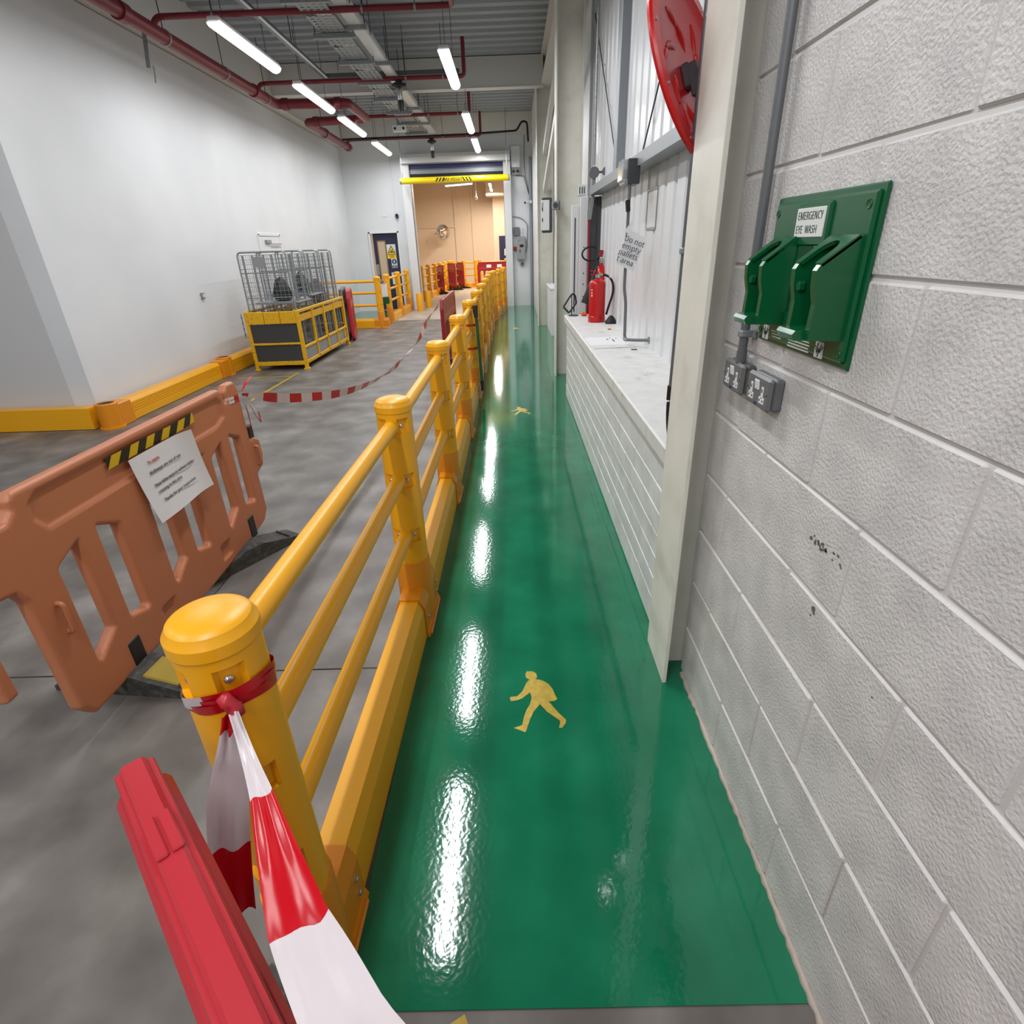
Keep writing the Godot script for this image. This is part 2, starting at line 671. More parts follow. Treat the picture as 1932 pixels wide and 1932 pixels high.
func setting() -> void:
	var b: MB
	# floor: concrete bays with open joints, a paler bay by the doorway and beyond
	var fl := shell("floor")
	for s in [[-9.0, 2.2, 5.0, -1.905], [-9.0, 2.2, -1.915, -7.9], [-9.0, 2.2, -7.91, -15.0]]:
		obj("slab", one_box(Vector3((s[0] + s[1]) / 2, -0.1, (s[2] + s[3]) / 2), Vector3(s[1] - s[0], 0.2, s[2] - s[3])), M.concrete, fl)
	obj("slab", one_box(Vector3(-2.4, -0.1, -24.0), Vector3(9.6, 0.2, 17.99)), M.pale_concrete, fl)
	obj("joint_bed", one_box(Vector3(-3.4, -0.16, -12), Vector3(11.3, 0.1, 34)), M.dark_steel, fl)
	b = one_box(Vector3(0.16, 0.001, -9.23), Vector3(1.26, 0.004, 17.1))
	struct("floor", b, M.green_epoxy, "glossy green painted walkway strip between yellow barrier and white block wall")
	b = one_box(Vector3(-3.8, 0.001, -15.75), Vector3(1.6, 0.004, 3.7))
	struct("floor", b, M.green_epoxy, "green painted walkway patch in front of the blue door")
	# right wall of large painted blocks
	var wr := shell("wall_right")
	obj("joint_bed", one_box(Vector3(0.7855, 2.42, 1.56), Vector3(0.2, 4.9, 6.8)), M.painted_joint, wr)
	var r := RandomNumberGenerator.new()
	r.seed = 7
	var variants := []
	for i in 5:
		b = MB.new()
		b.box(Vector3.ZERO, Vector3(0.04, 0.2185, 0.441), 0.004)
		variants.append(b.mesh(M.painted_block))
	for row in 20:
		var y := 0.122 + row * 0.2275
		for k in 9:
			var z := (-1.653 if row % 2 == 0 else -1.868) + k * 0.45
			if z > 2.0:
				continue
			var o: MeshInstance3D
			if z - 0.22 < -1.85:
				var z1 := z + 0.2205
				o = put("block", one_box(Vector3.ZERO, Vector3(0.04, 0.2185, z1 + 1.845), 0.004).mesh(M.painted_block), wr)
				o.position = Vector3(0.700 + rand(r, 0.0016), y + rand(r, 0.0015), (z1 - 1.845) / 2)
			else:
				o = put("block", variants[r.randi() % 5], wr)
				o.position = Vector3(0.700 + rand(r, 0.0016), y + rand(r, 0.0015), z + rand(r, 0.0015))
				o.rotation = Vector3(rand(r, 0.003), rand(r, 0.003), 0)
	b = MB.new()
	var fil := []
	var frr := []
	for i in 130:
		fil.append(Vector3(0.680 + rand(r, 0.002), 0.003, -1.82 + i * 0.02))
		frr.append(0.011 + rand(r, 0.0045))
	b.tube(fil, frr, 7)
	struct("trim_8", b, M.pale_concrete, "ragged pale mortar fillet along the foot of the block wall")
	# low wall of painted bricks beneath the ledge
	var wl := shell("wall_right")
	obj("joint_bed", one_box(Vector3(0.751, 0.42, -4.36), Vector3(0.255, 0.84, 4.60)), M.painted_joint, wl)
	var beds := [0.012, 0.148, 0.259, 0.37, 0.481, 0.592, 0.703, 0.814, 0.862]
	for row in 8:
		var h: float = beds[row + 1] - beds[row] - 0.006
		var y: float = (beds[row + 1] + beds[row]) / 2
		var z := -2.06
		var first := true
		while z > -6.62:
			var l := 0.225 if first and row % 2 == 1 else 0.45
			l = minf(l, z + 6.66)
			first = false
			var o := put("brick", one_box(Vector3.ZERO, Vector3(0.05, h, l - 0.006), 0.003).mesh(M.painted_brick), wl)
			o.position = Vector3(0.645 + rand(r, 0.0016), y, z - l / 2)
			z -= l
	b = MB.new()
	b.extrude(PackedVector2Array([Vector2(0.592, 0.862), Vector2(1.06, 0.862), Vector2(1.06, 0.932), Vector2(0.60, 0.932), Vector2(0.592, 0.924)]), 4.62, Transform3D(Basis(), Vector3(0, 0, -6.68)))
	struct("trim_1", b, M.ledge_paint, "white painted ledge on top of the low block wall")
	# profiled cladding above the ledge
	for part in [[0.93, 2.20, 1.03], [2.20, 4.9, 1.035]]:
		var poly := PackedVector2Array()
		var z := -2.02
		while z > -8.2:
			for q in [[0.0, 0.0], [0.13, 0.0], [0.15, 0.022], [0.19, 0.022], [0.21, 0.0]]:
				poly.append(Vector2(part[2] + q[1], z - q[0]))
			z -= 0.25
		poly.append(Vector2(part[2] + 0.2, z))
		poly.append(Vector2(part[2] + 0.2, -2.02))
		b = MB.new()
		# drawn in (x, z): lay it flat and push it up
		b.extrude(poly, part[1] - part[0], Transform3D(Basis(Vector3(1, 0, 0), Vector3(0, 0, 1), Vector3(0, -1, 0)), Vector3(0, part[1], 0)))
		var w := struct("wall_right", b, M.white_steel, "white profiled steel cladding above the ledge")
	# beyond the second column: recess with smooth panels and a low boxed wall
	struct("wall_right", one_box(Vector3(1.10, 2.42, -13.0), Vector3(0.2, 4.86, 9.8)), M.white_wall)
	b = one_box(Vector3(0.885, 0.43, -12.2), Vector3(0.23, 0.86, 1.5), 0.006)
	b.box(Vector3(0.885, 0.875, -12.2), Vector3(0.27, 0.03, 1.52), 0.004)
	struct("wall_right", b, M.white_wall, "low white boxed wall between the far columns")
	struct("wall_right", one_box(Vector3(0.80, 2.42, -15.6), Vector3(0.3, 4.86, 4.3)), M.white_wall)
	# left wall with its return towards the left, and the walls behind the camera
	struct("wall_left", one_box(Vector3(-4.72, 2.09, -11.93), Vector3(0.24, 4.18, 11.9)), M.white_wall)
	struct("wall_left", one_box(Vector3(-7.09, 2.42, -6.10), Vector3(4.50, 4.86, 0.24)), M.grey_wall)
	b = MB.new()
	b.box(Vector3(-4.63, 4.52, -11.9), Vector3(0.46, 0.66, 11.9), 0.01)
	struct("trim_2", b, M.beam_paint, "boxed beam running along the top of the left wall")
	struct("wall_left", one_box(Vector3(-9.1, 2.42, -0.5), Vector3(0.2, 4.86, 11.4)), M.white_wall)
	struct("wall_rear", one_box(Vector3(-3.4, 2.42, 5.1), Vector3(11.4, 4.86, 0.2)), M.white_wall)
	# back wall with the openings for the roller door and the blue door
	b = MB.new()
	b.box(Vector3(-4.46, 2.42, -17.87), Vector3(0.76, 4.86, 0.24))
	b.box(Vector3(-3.64, 3.485, -17.87), Vector3(0.88, 2.73, 0.24))
	b.box(Vector3(-2.95, 2.42, -17.87), Vector3(0.50, 4.86, 0.24))
	b.box(Vector3(-1.40, 4.30, -17.87), Vector3(2.60, 1.10, 0.24))
	b.box(Vector3(0.50, 2.42, -17.87), Vector3(1.20, 4.86, 0.24))
	struct("wall_back", b, M.white_wall)

	# ceiling: profiled decking in bays, ribs running across
	struct("ceiling", one_box(Vector3(-3.4, 4.97, -12.0), Vector3(11.6, 0.2, 34.4)), M.grey_wall)
	for bay in [[-4.42, -2.36, 5.0, -12.74], [-2.12, 0.72, 5.0, -12.74], [-4.42, -2.36, -12.98, -17.7], [-2.12, 0.72, -12.98, -17.7], [-9.0, -4.42, 5.0, -5.9]]:
		var poly := PackedVector2Array()
		var z: float = bay[2]
		while z > bay[3] + 0.30:
			for q in [[0.0, 0.0], [0.13, 0.0], [0.16, 0.055], [0.27, 0.055]]:
				poly.append(Vector2(z - q[0], 4.80 + q[1]))
			z -= 0.30
		poly.append(Vector2(z, 4.80))
		poly.append(Vector2(z, 4.9))
		poly.append(Vector2(bay[2], 4.9))
		b = MB.new()
		b.extrude(poly, bay[1] - bay[0], Transform3D(Basis(Vector3(0, 0, 1), Vector3(0, 1, 0), Vector3(-1, 0, 0)), Vector3(bay[1], 0, 0)))
		struct("ceiling", b, M.deck_steel)

func ibeam(a: Vector3, length: float, along: Vector3, depth: float, width: float, tf := 0.018, tw := 0.012) -> MB:
	# a is the middle of the bottom flange at one end; the beam runs along x or z
	var b := MB.new()
	var c := a + along * length / 2
	var s := func(w: float, h: float) -> Vector3:
		return Vector3(length, h, w) if absf(along.x) > 0.5 else Vector3(w, h, length)
	b.box(c + Vector3(0, tf / 2, 0), s.call(width, tf))
	b.box(c + Vector3(0, depth - tf / 2, 0), s.call(width, tf))
	b.box(c + Vector3(0, depth / 2, 0), s.call(tw, depth - 2 * tf))
	return b

func hcolumn(z: float, w: float, x0: float, x1: float, top := 4.9) -> MB:
	# flanges look at the walkway; web runs away from it
	var b := MB.new()
	b.box(Vector3(x0 + 0.008, top / 2, z), Vector3(0.016, top, w), 0.002)
	b.box(Vector3(x1 - 0.008, top / 2, z), Vector3(0.016, top, w), 0.002)
	b.box(Vector3((x0 + x1) / 2, top / 2, z), Vector3(x1 - x0 - 0.03, top, 0.012))
	return b

func steelwork() -> void:
	struct("column", hcolumn(-1.91, 0.28, 0.583, 0.89), M.cream_steel, "cream steel column between the block wall and the ledge")
	struct("column", hcolumn(-7.90, 0.28, 0.574, 0.89), M.cream_steel, "cream steel column at the far end of the ledge")
	struct("column", hcolumn(-13.1, 0.26, 0.574, 0.89), M.cream_steel, "cream steel column beside the far doorway")
	for bm in [[-12.86, -2.25, 0.7], [-12.86, -4.4, -2.25], [-17.62, -4.4, 0.7]]:
		struct("beam", ibeam(Vector3(bm[1], 4.33, bm[0]), bm[2] - bm[1], Vector3.RIGHT, 0.47, 0.22, 0.018, 0.20), M.beam_paint)
	struct("beam", ibeam(Vector3(-2.24, 4.36, -17.7), 22.6, Vector3(0, 0, 1), 0.44, 0.24, 0.018, 0.20), M.beam_paint)
	struct("beam", ibeam(Vector3(0.80, 4.36, -17.7), 22.6, Vector3(0, 0, 1), 0.44, 0.28), M.beam_paint)
	# rail of folded steel along the cladding, uprights and bracing rods on it
	var b := MB.new()
	b.extrude(PackedVector2Array([Vector2(0.895, 2.14), Vector2(1.06, 2.14), Vector2(1.06, 2.215), Vector2(0.895, 2.215)]), 4.98, Transform3D(Basis(), Vector3(0, 0, -7.05)))
	struct("trim_3", b, M.grey_steel, "grey folded steel rail along the cladding")
	b = MB.new()
	b.box(Vector3(1.0, 3.5, -5.85), Vector3(0.08, 2.6, 0.17), 0.004)
	struct("trim_4", b, M.grey_steel, "grey steel upright on the upper cladding")
	for q in [[Vector3(1.015, 3.95, -7.9), Vector3(1.015, 2.22, -5.95)], [Vector3(1.015, 3.3, -3.7), Vector3(1.015, 2.22, -4.98)]]:
		var w := obj("bracing_rod", one_tube([q[0], q[1]], 0.006, 6), M.dark_steel)
		tag(w, "thin steel bracing rod slanting left of the meter box" if q[0].z < -6 else "thin steel bracing rod slanting towards the red mirror", "rod", "bracing rods on the cladding")
	for q in [[Vector3(0.73, 4.28, -8.04), Vector3(0.73, 3.30, -12.97), "upper"], [Vector3(0.73, 3.70, -8.04), Vector3(0.73, 2.65, -12.97), "lower"]]:
		b = MB.new()
		var d: Vector3 = q[1] - q[0]
		b.box((q[0] + q[1]) / 2, Vector3(0.07, 0.12, d.length()), 0.004, facing(d))
		tag(obj("brace", b, M.beam_paint), "%s of two white sloping steel braces between the far columns" % q[2], "brace", "sloping braces")

func lamps() -> void:
	var spots := []
	for z in [3.2, 0.3, -3.45, -6.1, -9.62, -13.4, -16.15]:
		spots.append([Vector3(-0.77, LAMP_Y, z), 0])
	for z in [2.8, -0.2, -4.6, -8.4, -10.95, -13.3, -16.1]:
		spots.append([Vector3(-3.08, LAMP_Y, z), 1])
	for z in [1.5, -2.5]:
		spots.append([Vector3(-6.3, LAMP_Y, z), 2])
	var names := ["first", "second", "third", "fourth", "fifth", "sixth", "seventh"]
	var proto: Node3D = null
	var count := [0, 0, 0]
	for s in spots:
		var at: Vector3 = s[0]
		var side: int = s[1]
		var from_door: int = [6, 6, 1][side] - count[side]
		count[side] += 1
		var label: String = "white batten lamp, %s from the roller door in the row above the walkway barrier" % names[from_door] if side == 0 else "white batten lamp, %s from the back wall in the row near the left wall" % names[from_door] if side == 1 else "white batten lamp over the open floor at the left, %s one" % ["farther", "nearer"][count[2] - 1]
		if proto == null:
			proto = thing("batten_lamp", label, "lamp", at, 0.0, "batten lamps")
			obj("housing", one_box(Vector3(0, 0.05, 0), Vector3(0.13, 0.05, 1.74), 0.012), M.white_plastic, proto)
			var d := MB.new()
			var poly := PackedVector2Array()
			for i in 13:
				var a := PI + PI * i / 12.0
				poly.append(Vector2(cos(a) * 0.075, 0.025 + sin(a) * 0.062))
			d.extrude(poly, 1.72, Transform3D(Basis(), Vector3(0, 0, -0.86)), true)
			obj("diffuser", d, M.lamp_glow, proto)
			for z in [-0.6, 0.6]:
				obj("hanger", one_tube([Vector3(0, 0.07, z), Vector3(0, 0.93, z)], 0.004, 6), M.dark_steel, proto)
		else:
			dup(proto, at, 0.0, label)
		var l := AreaLight3D.new()
		l.name = "batten_light"
		l.area_size = Vector2(0.11, 1.66)
		l.light_energy = LAMP_ENERGY * [1.12, 0.82, 0.9][side]
		l.light_color = Color(0.985, 0.99, 1.0)
		l.set("area_range", 40.0)
		l.shadow_enabled = true
		add_child(l, true)
		l.position = at + Vector3(0, -0.042, 0)
		l.rotation.x = -PI / 2

func pipes() -> void:
	var b: MB
	# main red pipe with its dog-leg round the lamp row, then the thin branches
	b = MB.new()
	b.tube(bent([Vector3(-4.0, 4.0, 4.0), Vector3(-4.0, 4.0, -11.75), Vector3(-2.78, 4.0, -11.85), Vector3(-2.76, 4.0, -13.2), Vector3(-4.0, 4.0, -13.35), Vector3(-4.0, 4.0, -16.6)], 0.10, 5), 0.075, 16)
	var main := obj("sprinkler_main", b, M.pipe_red)
	tag(main, "thick dark red sprinkler main pipe running along the top of the left wall", "pipe")
	for z in [-7.55, -10.9, -14.6, -16.5]:
		obj("coupling", one_tube([Vector3(-4.0, 4.0, z), Vector3(-4.0, 4.0, z + 0.14)], 0.093, 16), M.pipe_red, main)
	for q in [Vector3(-2.90, 4.0, -11.84), Vector3(-3.8, 4.0, -11.77), Vector3(-3.75, 4.0, -13.32)]:
		obj("coupling", one_tube([q, q + Vector3(-0.1, 0, 0)], 0.093, 16), M.pipe_red, main)
	for z in [-8.3, -9.8, -11.3, -14.4, -15.9]:
		obj("hanger", one_tube([Vector3(-4.0, 4.075, z), Vector3(-4.0, 4.8, z)], 0.006, 6), M.dark_steel, main)
		b = MB.new()
		b.tube([Vector3(-4.0, 4.0, z), Vector3(-4.0, 4.0, z + 0.025)], 0.083, 16)
		obj("clip", b, M.galvanised, main)
	var k := 0
	for q in [[-8.1, -0.58, true], [-11.0, -0.66, false], [-13.75, -0.76, false], [-16.35, -0.66, false]]:
		var z: float = q[0]
		var x1: float = q[1]
		var pts := [Vector3(-4.0, 4.06, z), Vector3(-3.95, 4.13, z), Vector3(x1, 4.13, z)]
		if q[2]:
			pts.append(Vector3(x1, 4.13, z + 3.4))
		else:
			pts.append(Vector3(x1, 4.62, z))
		var p := obj("sprinkler_branch", one_tube(bent(pts, 0.06, 4), 0.032, 12), M.pipe_red)
		tag(p, ["thin red sprinkler branch crossing the ceiling nearest the camera", "thin red sprinkler branch beside the nearer cross beam", "thin red sprinkler branch beyond the nearer cross beam", "thin red sprinkler branch above the roller door"][k], "pipe", "sprinkler branches")
		for x in [-3.3, -1.6, -1.0]:
			obj("hanger", one_tube([Vector3(x, 4.15, z), Vector3(x, 4.8, z)], 0.005, 6), M.dark_steel, p)
			obj("clip", one_tube([Vector3(x - 0.012, 4.13, z), Vector3(x + 0.012, 4.13, z)], 0.038, 12), M.galvanised, p)
		k += 1
	# trunking that runs along and then turns across
	b = MB.new()
	b.box(Vector3(-2.97, 4.26, -3.6), Vector3(0.065, 0.065, 15.4), 0.004)
	b.box(Vector3(-1.85, 4.26, -11.30), Vector3(2.2, 0.065, 0.065), 0.004)
	var tr := obj("cable_trunking", b, M.conduit_grey)
	tag(tr, "grey square cable trunking that turns across in front of the cross beam", "trunking")
	obj("cover_strip", one_box(Vector3(-2.93, 4.232, -3.6), Vector3(0.03, 0.012, 15.3)), M.white_plastic, tr)
	for z in [-6.0, -8.0, -9.8]:
		obj("hanger", one_tube([Vector3(-2.97, 4.29, z), Vector3(-2.97, 4.8, z)], 0.006, 6), M.dark_steel, tr)
	# perforated cable tray on hangers
	var tray := thing("cable_tray", "wide perforated galvanised cable tray hung beside the lengthways beam", "cable tray", Vector3(-2.12, 4.12, 0))
	var zz := 3.0
	while zz > -16.0:
		b = MB.new()
		# rungs between the side rails leave the holes
		for i in 12:
			b.box(Vector3(0, 0, zz - 0.07 - i * 0.085), Vector3(0.30, 0.004, 0.052))
		for x in [-0.15, -0.075, 0.0, 0.075, 0.15]:
			b.box(Vector3(x, 0, zz - 0.55), Vector3(0.034, 0.0041, 1.06))
		for x in [-0.152, 0.152]:
			b.box(Vector3(x, 0.025, zz - 0.55), Vector3(0.004, 0.05, 1.1))
		obj("tray_length", b, M.galvanised, tray)
		obj("bracket", one_box(Vector3(0, -0.03, zz - 0.6), Vector3(0.52, 0.05, 0.05), 0.003), M.galvanised, tray)
		for x in [-0.24, 0.24]:
			obj("hanger", one_tube([Vector3(x, -0.05, zz - 0.6), Vector3(x, 0.68, zz - 0.6)], 0.006, 6), M.dark_steel, tray)
		zz -= 1.12
	tray = thing("cable_tray", "narrow white cable tray next to the wide perforated tray", "cable tray", Vector3(-1.82, 4.16, 0))
	b = MB.new()
	b.box(Vector3(0, 0, -6.5), Vector3(0.15, 0.006, 19.0))
	b.box(Vector3(-0.074, 0.02, -6.5), Vector3(0.003, 0.04, 19.0))
	b.box(Vector3(0.074, 0.02, -6.5), Vector3(0.003, 0.04, 19.0))
	obj("tray_length", b, M.white_steel, tray)
	for i in 12:
		obj("bracket", one_box(Vector3(0, -0.025, 1.8 - i * 1.5), Vector3(0.26, 0.045, 0.045), 0.003), M.galvanised, tray)
		obj("hanger", one_tube([Vector3(0.11, -0.05, 1.8 - i * 1.5), Vector3(0.11, 0.64, 1.8 - i * 1.5)], 0.006, 6), M.dark_steel, tray)
	# two sprinkler valve heads under branches
	for q in [[Vector3(-1.72, 4.13, -11.0), "hanging from a branch near the lengthways beam"], [Vector3(-1.88, 4.13, -16.35), "in front of the roller door housing"]]:
		var s := thing("sprinkler_valve", "red and black sprinkler valve %s" % q[1], "valve", q[0], 0.0, "sprinkler valves")
		b = MB.new()
		b.lathe([Vector2(0, -0.02), Vector2(0.05, -0.02), Vector2(0.06, -0.06), Vector2(0.11, -0.07), Vector2(0.11, -0.11), Vector2(0.06, -0.13), Vector2(0, -0.13)], 16)
		obj("flange", b, M.black_plastic, s)
		b = MB.new()
		b.lathe([Vector2(0, -0.30), Vector2(0.035, -0.30), Vector2(0.04, -0.28), Vector2(0.04, -0.15), Vector2(0.0, -0.13)], 14)
		obj("body", b, M.bright_steel, s)
		b = MB.new()
		b.lathe([Vector2(0, -0.44), Vector2(0.045, -0.44), Vector2(0.05, -0.40), Vector2(0.05, -0.29), Vector2(0, -0.29)], 14)
		obj("weight", b, M.black_plastic, s)
	b = MB.new()
	b.tube(bent([Vector3(-3.85, 4.0, -15.4), Vector3(-1.0, 4.0, -15.3), Vector3(0.22, 4.02, -15.2), Vector3(0.34, 4.2, -15.2), Vector3(0.46, 4.18, -15.2), Vector3(0.48, 3.8, -15.2)], 0.06, 4), 0.022, 10)
	tag(obj("cable", b, M.black_rubber), "black cable draped across in front of the far cross beam", "cable")
	var jb := thing("junction_box", "white twin junction box on the trunking under the ceiling", "box", Vector3(-2.3, 3.98, -14.2))
	obj("body", one_box(Vector3.ZERO, Vector3(0.28, 0.12, 0.08), 0.008), M.white_plastic, jb)
	for x in [-0.09, 0.09]:
		obj("socket", one_tube([Vector3(x, 0, 0.04), Vector3(x, 0, 0.05)], 0.025, 12), M.black_plastic, jb)
	obj("hanger", one_tube([Vector3(0, 0.05, 0), Vector3(0, 0.85, 0)], 0.006, 6), M.dark_steel, jb)
	# strap left hanging from the main
	b = MB.new()
	b.box(Vector3(-4.415, 4.01, -8.62), Vector3(0.05, 0.42, 0.012), 0.003, Basis(Vector3.FORWARD, 0.15))
	b.tube([Vector3(-4.38, 3.83, -8.62), Vector3(-4.40, 3.72, -8.64), Vector3(-4.42, 3.66, -8.65), Vector3(-4.40, 3.68, -8.62), Vector3(-4.37, 3.80, -8.61)], 0.009, 8)
	tag(obj("pipe_strap", b, M.galvanised), "loose galvanised strap hanging below the red main pipe", "strap")

# ------------------------------------------------ yellow polymer barriers
const RAILS := [1.015, 0.77, 0.50]

func post_mesh(ends: Array) -> MB:
	# round post with the pockets the rails plug into; ends = angles of the pockets about y (0 = +x)
	var b := MB.new()
	var ys := [0.33, 0.40]
	for ry in [0.50, 0.77, 1.015]:
		ys.append_array([ry - 0.036, ry - 0.0355, ry + 0.0305, ry + 0.031])
	ys.append_array([1.062, 1.068])
	var seg := 60
	var rows := []
	for y in ys:
		var row := []
		for k in seg:
			row.append(TAU * k / seg)
		rows.append([y, row])
	var rad := func(y: float, an: float) -> float:
		var r := 0.075
		for ry in RAILS:
			if y > ry - 0.0358 and y < ry + 0.0308:
				for e in ends:
					var d := absf(wrapf(an - e, -PI, PI))
					if d > 0.37 and d < 0.98:
						r = 0.060
		return r
	for i in ys.size() - 1:
		var y0: float = ys[i]
		var y1: float = ys[i + 1]
		for k in seg:
			var a0 := TAU * k / seg
			var a1 := TAU * (k + 1) / seg
			var pts := []
			for q in [[a0, y0], [a0, y1], [a1, y1], [a1, y0]]:
				var rr: float = rad.call(q[1], q[0])
				pts.append(Vector3(cos(q[0]) * rr, q[1], sin(q[0]) * rr))
			var r00: float = rad.call(y0, a0)
			var same: bool = r00 == rad.call(y1, a0) and r00 == rad.call(y1, a1) and r00 == rad.call(y0, a1)
			if same:
				var s := b.v.size()
				for p in pts:
					b.vert(p, Vector3(p.x, 0, p.z).normalized())
				b.tri(s, s + 1, s + 2)
				b.tri(s, s + 2, s + 3)
			else:
				b.face(pts, Vector3(cos(a0), 0, sin(a0)))
	return b

func cap_mesh() -> MB:
	var b := MB.new()
	var prof := [Vector2(0.071, 1.058), Vector2(0.071, 1.064), Vector2(0.077, 1.066), Vector2(0.079, 1.070), Vector2(0.079, 1.0935), Vector2(0.077, 1.097), Vector2(0.071, 1.107)]
	for i in range(1, 9):
		var a := PI / 2 * i / 8.0
		prof.append(Vector2(0.071 * cos(a), 1.107 + 0.019 * sin(a)))
	b.lathe(prof, 48, Transform3D(), 0.42)
	return b

func sleeve_mesh(back: float) -> MB:
	# boot: round sleeve, square foot and a saddle over each kerb end; back = how far it reaches behind the post
	var b := MB.new()
	b.lathe([Vector2(0.0815, 0.0), Vector2(0.0815, 0.347), Vector2(0.0795, 0.355), Vector2(0.073, 0.357)], 48)
	b.box(Vector3(0, 0.008, 0), Vector3(0.172, 0.016, 0.30), 0.005)
	var poly := PackedVector2Array([Vector2(-0.080, 0.0), Vector2(0.080, 0.0), Vector2(0.069, 0.03), Vector2(0.069, 0.166), Vector2(0.047, 0.218), Vector2(-0.047, 0.218), Vector2(-0.069, 0.166), Vector2(-0.069, 0.03)])
	b.extrude(poly, 0.17 + back, Transform3D(Basis(), Vector3(0, 0, -back)), false)
	return b

func kerb_poly() -> PackedVector2Array:
	var p := PackedVector2Array([Vector2(-0.062, 0.004)])
	p.append(Vector2(0.062, 0.004))
	var y := 0.066
	for i in 4:
		p.append_array(PackedVector2Array([Vector2(0.062, y), Vector2(0.0575, y + 0.002), Vector2(0.0575, y + 0.008), Vector2(0.062, y + 0.010)]))
		y += 0.023
	p.append_array(PackedVector2Array([Vector2(0.062, 0.160), Vector2(0.041, 0.208), Vector2(-0.041, 0.208), Vector2(-0.062, 0.160)]))
	return p

var shared := {}

# one run of barrier: posts at the points, joined by rails and kerbs along the line
func barrier(label: String, pts: Array, opts := {}) -> Node3D:
	var t := thing("pedestrian_barrier", label, "barrier", Vector3(pts[0].x, 0, pts[0].z))
	var o0: Vector3 = t.position
	var d: Vector3
	var turn := 0.0
	if not shared.has("post"):
		shared.post = post_mesh([PI / 2, -PI / 2]).mesh(M.barrier_yellow)
		shared.cap = cap_mesh().mesh(M.barrier_yellow)
		shared.sleeve = sleeve_mesh(0.17).mesh(M.barrier_amber)
		shared.end_sleeve = sleeve_mesh(0.02).mesh(M.barrier_amber)
		var bo := MB.new()
		bo.lathe([Vector2(0, -0.004), Vector2(0.0085, -0.004), Vector2(0.0085, 0.004), Vector2(0.005, 0.007), Vector2(0, 0.007)], 10)
		shared.bolt = bo.mesh(M.bright_steel)
	var skip: Array = opts.get("no_post", [])
	for i in pts.size():
		if i in skip:
			continue
		d = pts[mini(i + 1, pts.size() - 1)] - pts[maxi(i - 1, 0)]
		turn = atan2(d.x, d.z)
		var p := put("post", shared.post, t, pts[i] - o0)
		p.rotation.y = turn
		put("cap", shared.cap, p)
		put("sleeve", shared.end_sleeve if i == 0 else shared.sleeve, p)
		if i < int(opts.get("bolts", 6)):
			for ry in RAILS:
				for e in [PI / 2, -PI / 2]:
					for s in [-0.62, 0.62]:
						var a: float = e + s
						var dir := Vector3(cos(a), 0, sin(a))
						var bo := put("bolt", shared.bolt, p, dir * 0.0595 + Vector3(0, ry - 0.002, 0))
						bo.basis = Basis(Quaternion(Vector3.UP, dir))
			for q in [[0.105, 0.13], [0.105, 0.07], [-0.105, 0.10]]:
				if i == 0 and q[0] < 0:
					continue
				var bo := put("bolt", shared.bolt, p, Vector3(-0.0705, q[1], q[0] * 1.25))
				bo.basis = Basis(Quaternion(Vector3.UP, Vector3.LEFT))
	for i in pts.size() - 1:
		var a: Vector3 = pts[i] - o0
		var c: Vector3 = pts[i + 1] - o0
		turn = atan2(c.x - a.x, c.z - a.z)
		var key := "%.2f" % a.distance_to(c)
		if not shared.has("rail" + key):
			var L := a.distance_to(c)
			shared["rail" + key] = one_tube([Vector3(0, 0, 0.05), Vector3(0, 0, L - 0.05)], 0.0295, 20).mesh(M.barrier_yellow)
			var kb := MB.new()
			kb.extrude(kerb_poly(), L - 0.25, Transform3D(Basis(), Vector3(0, 0, 0.125)))
			shared["kerb" + key] = kb.mesh(M.barrier_yellow)
		for ry in RAILS:
			var r := put("rail", shared["rail" + key], t, a + Vector3(0, ry, 0))
			r.rotation.y = turn
		if not opts.get("no_kerb", false):
			var kb := put("kerb_rail", shared["kerb" + key], t, a)
			kb.rotation.y = turn
	return t

func barriers() -> void:
	var pts := []
	for i in 10:
		pts.append(Vector3([-0.548, -0.514, -0.504, -0.50][mini(i, 3)], 0, -0.79 - 1.492 * i))
	barrier("long yellow polymer barrier with round posts and three rails beside the green walkway", pts, {"bolts": 6})
	barrier("short slanting yellow barrier between the long barrier and the roller door jamb", [Vector3(-0.44, 0, -14.62), Vector3(-0.33, 0, -15.65), Vector3(-0.22, 0, -16.68)], {"bolts": 0})

# ------------------------------------------------ things along the left
func low_kerb(label: String, a: Vector3, c: Vector3) -> void:
	var d := c - a
	var t := thing("kerb_barrier", label, "barrier", a, atan2(d.x, d.z))
	var b := MB.new()
	var p := PackedVector2Array([Vector2(-0.075, 0.006), Vector2(0.075, 0.006)])
	var y := 0.085
	for i in 4:
		p.append_array(PackedVector2Array([Vector2(0.075, y), Vector2(0.067, y + 0.003), Vector2(0.067, y + 0.011), Vector2(0.075, y + 0.014)]))
		y += 0.026
	p.append_array(PackedVector2Array([Vector2(0.075, 0.20), Vector2(0.05, 0.235), Vector2(-0.075, 0.235)]))
	b.extrude(p, d.length(), Transform3D())
	obj("rail", b, M.barrier_yellow, t)

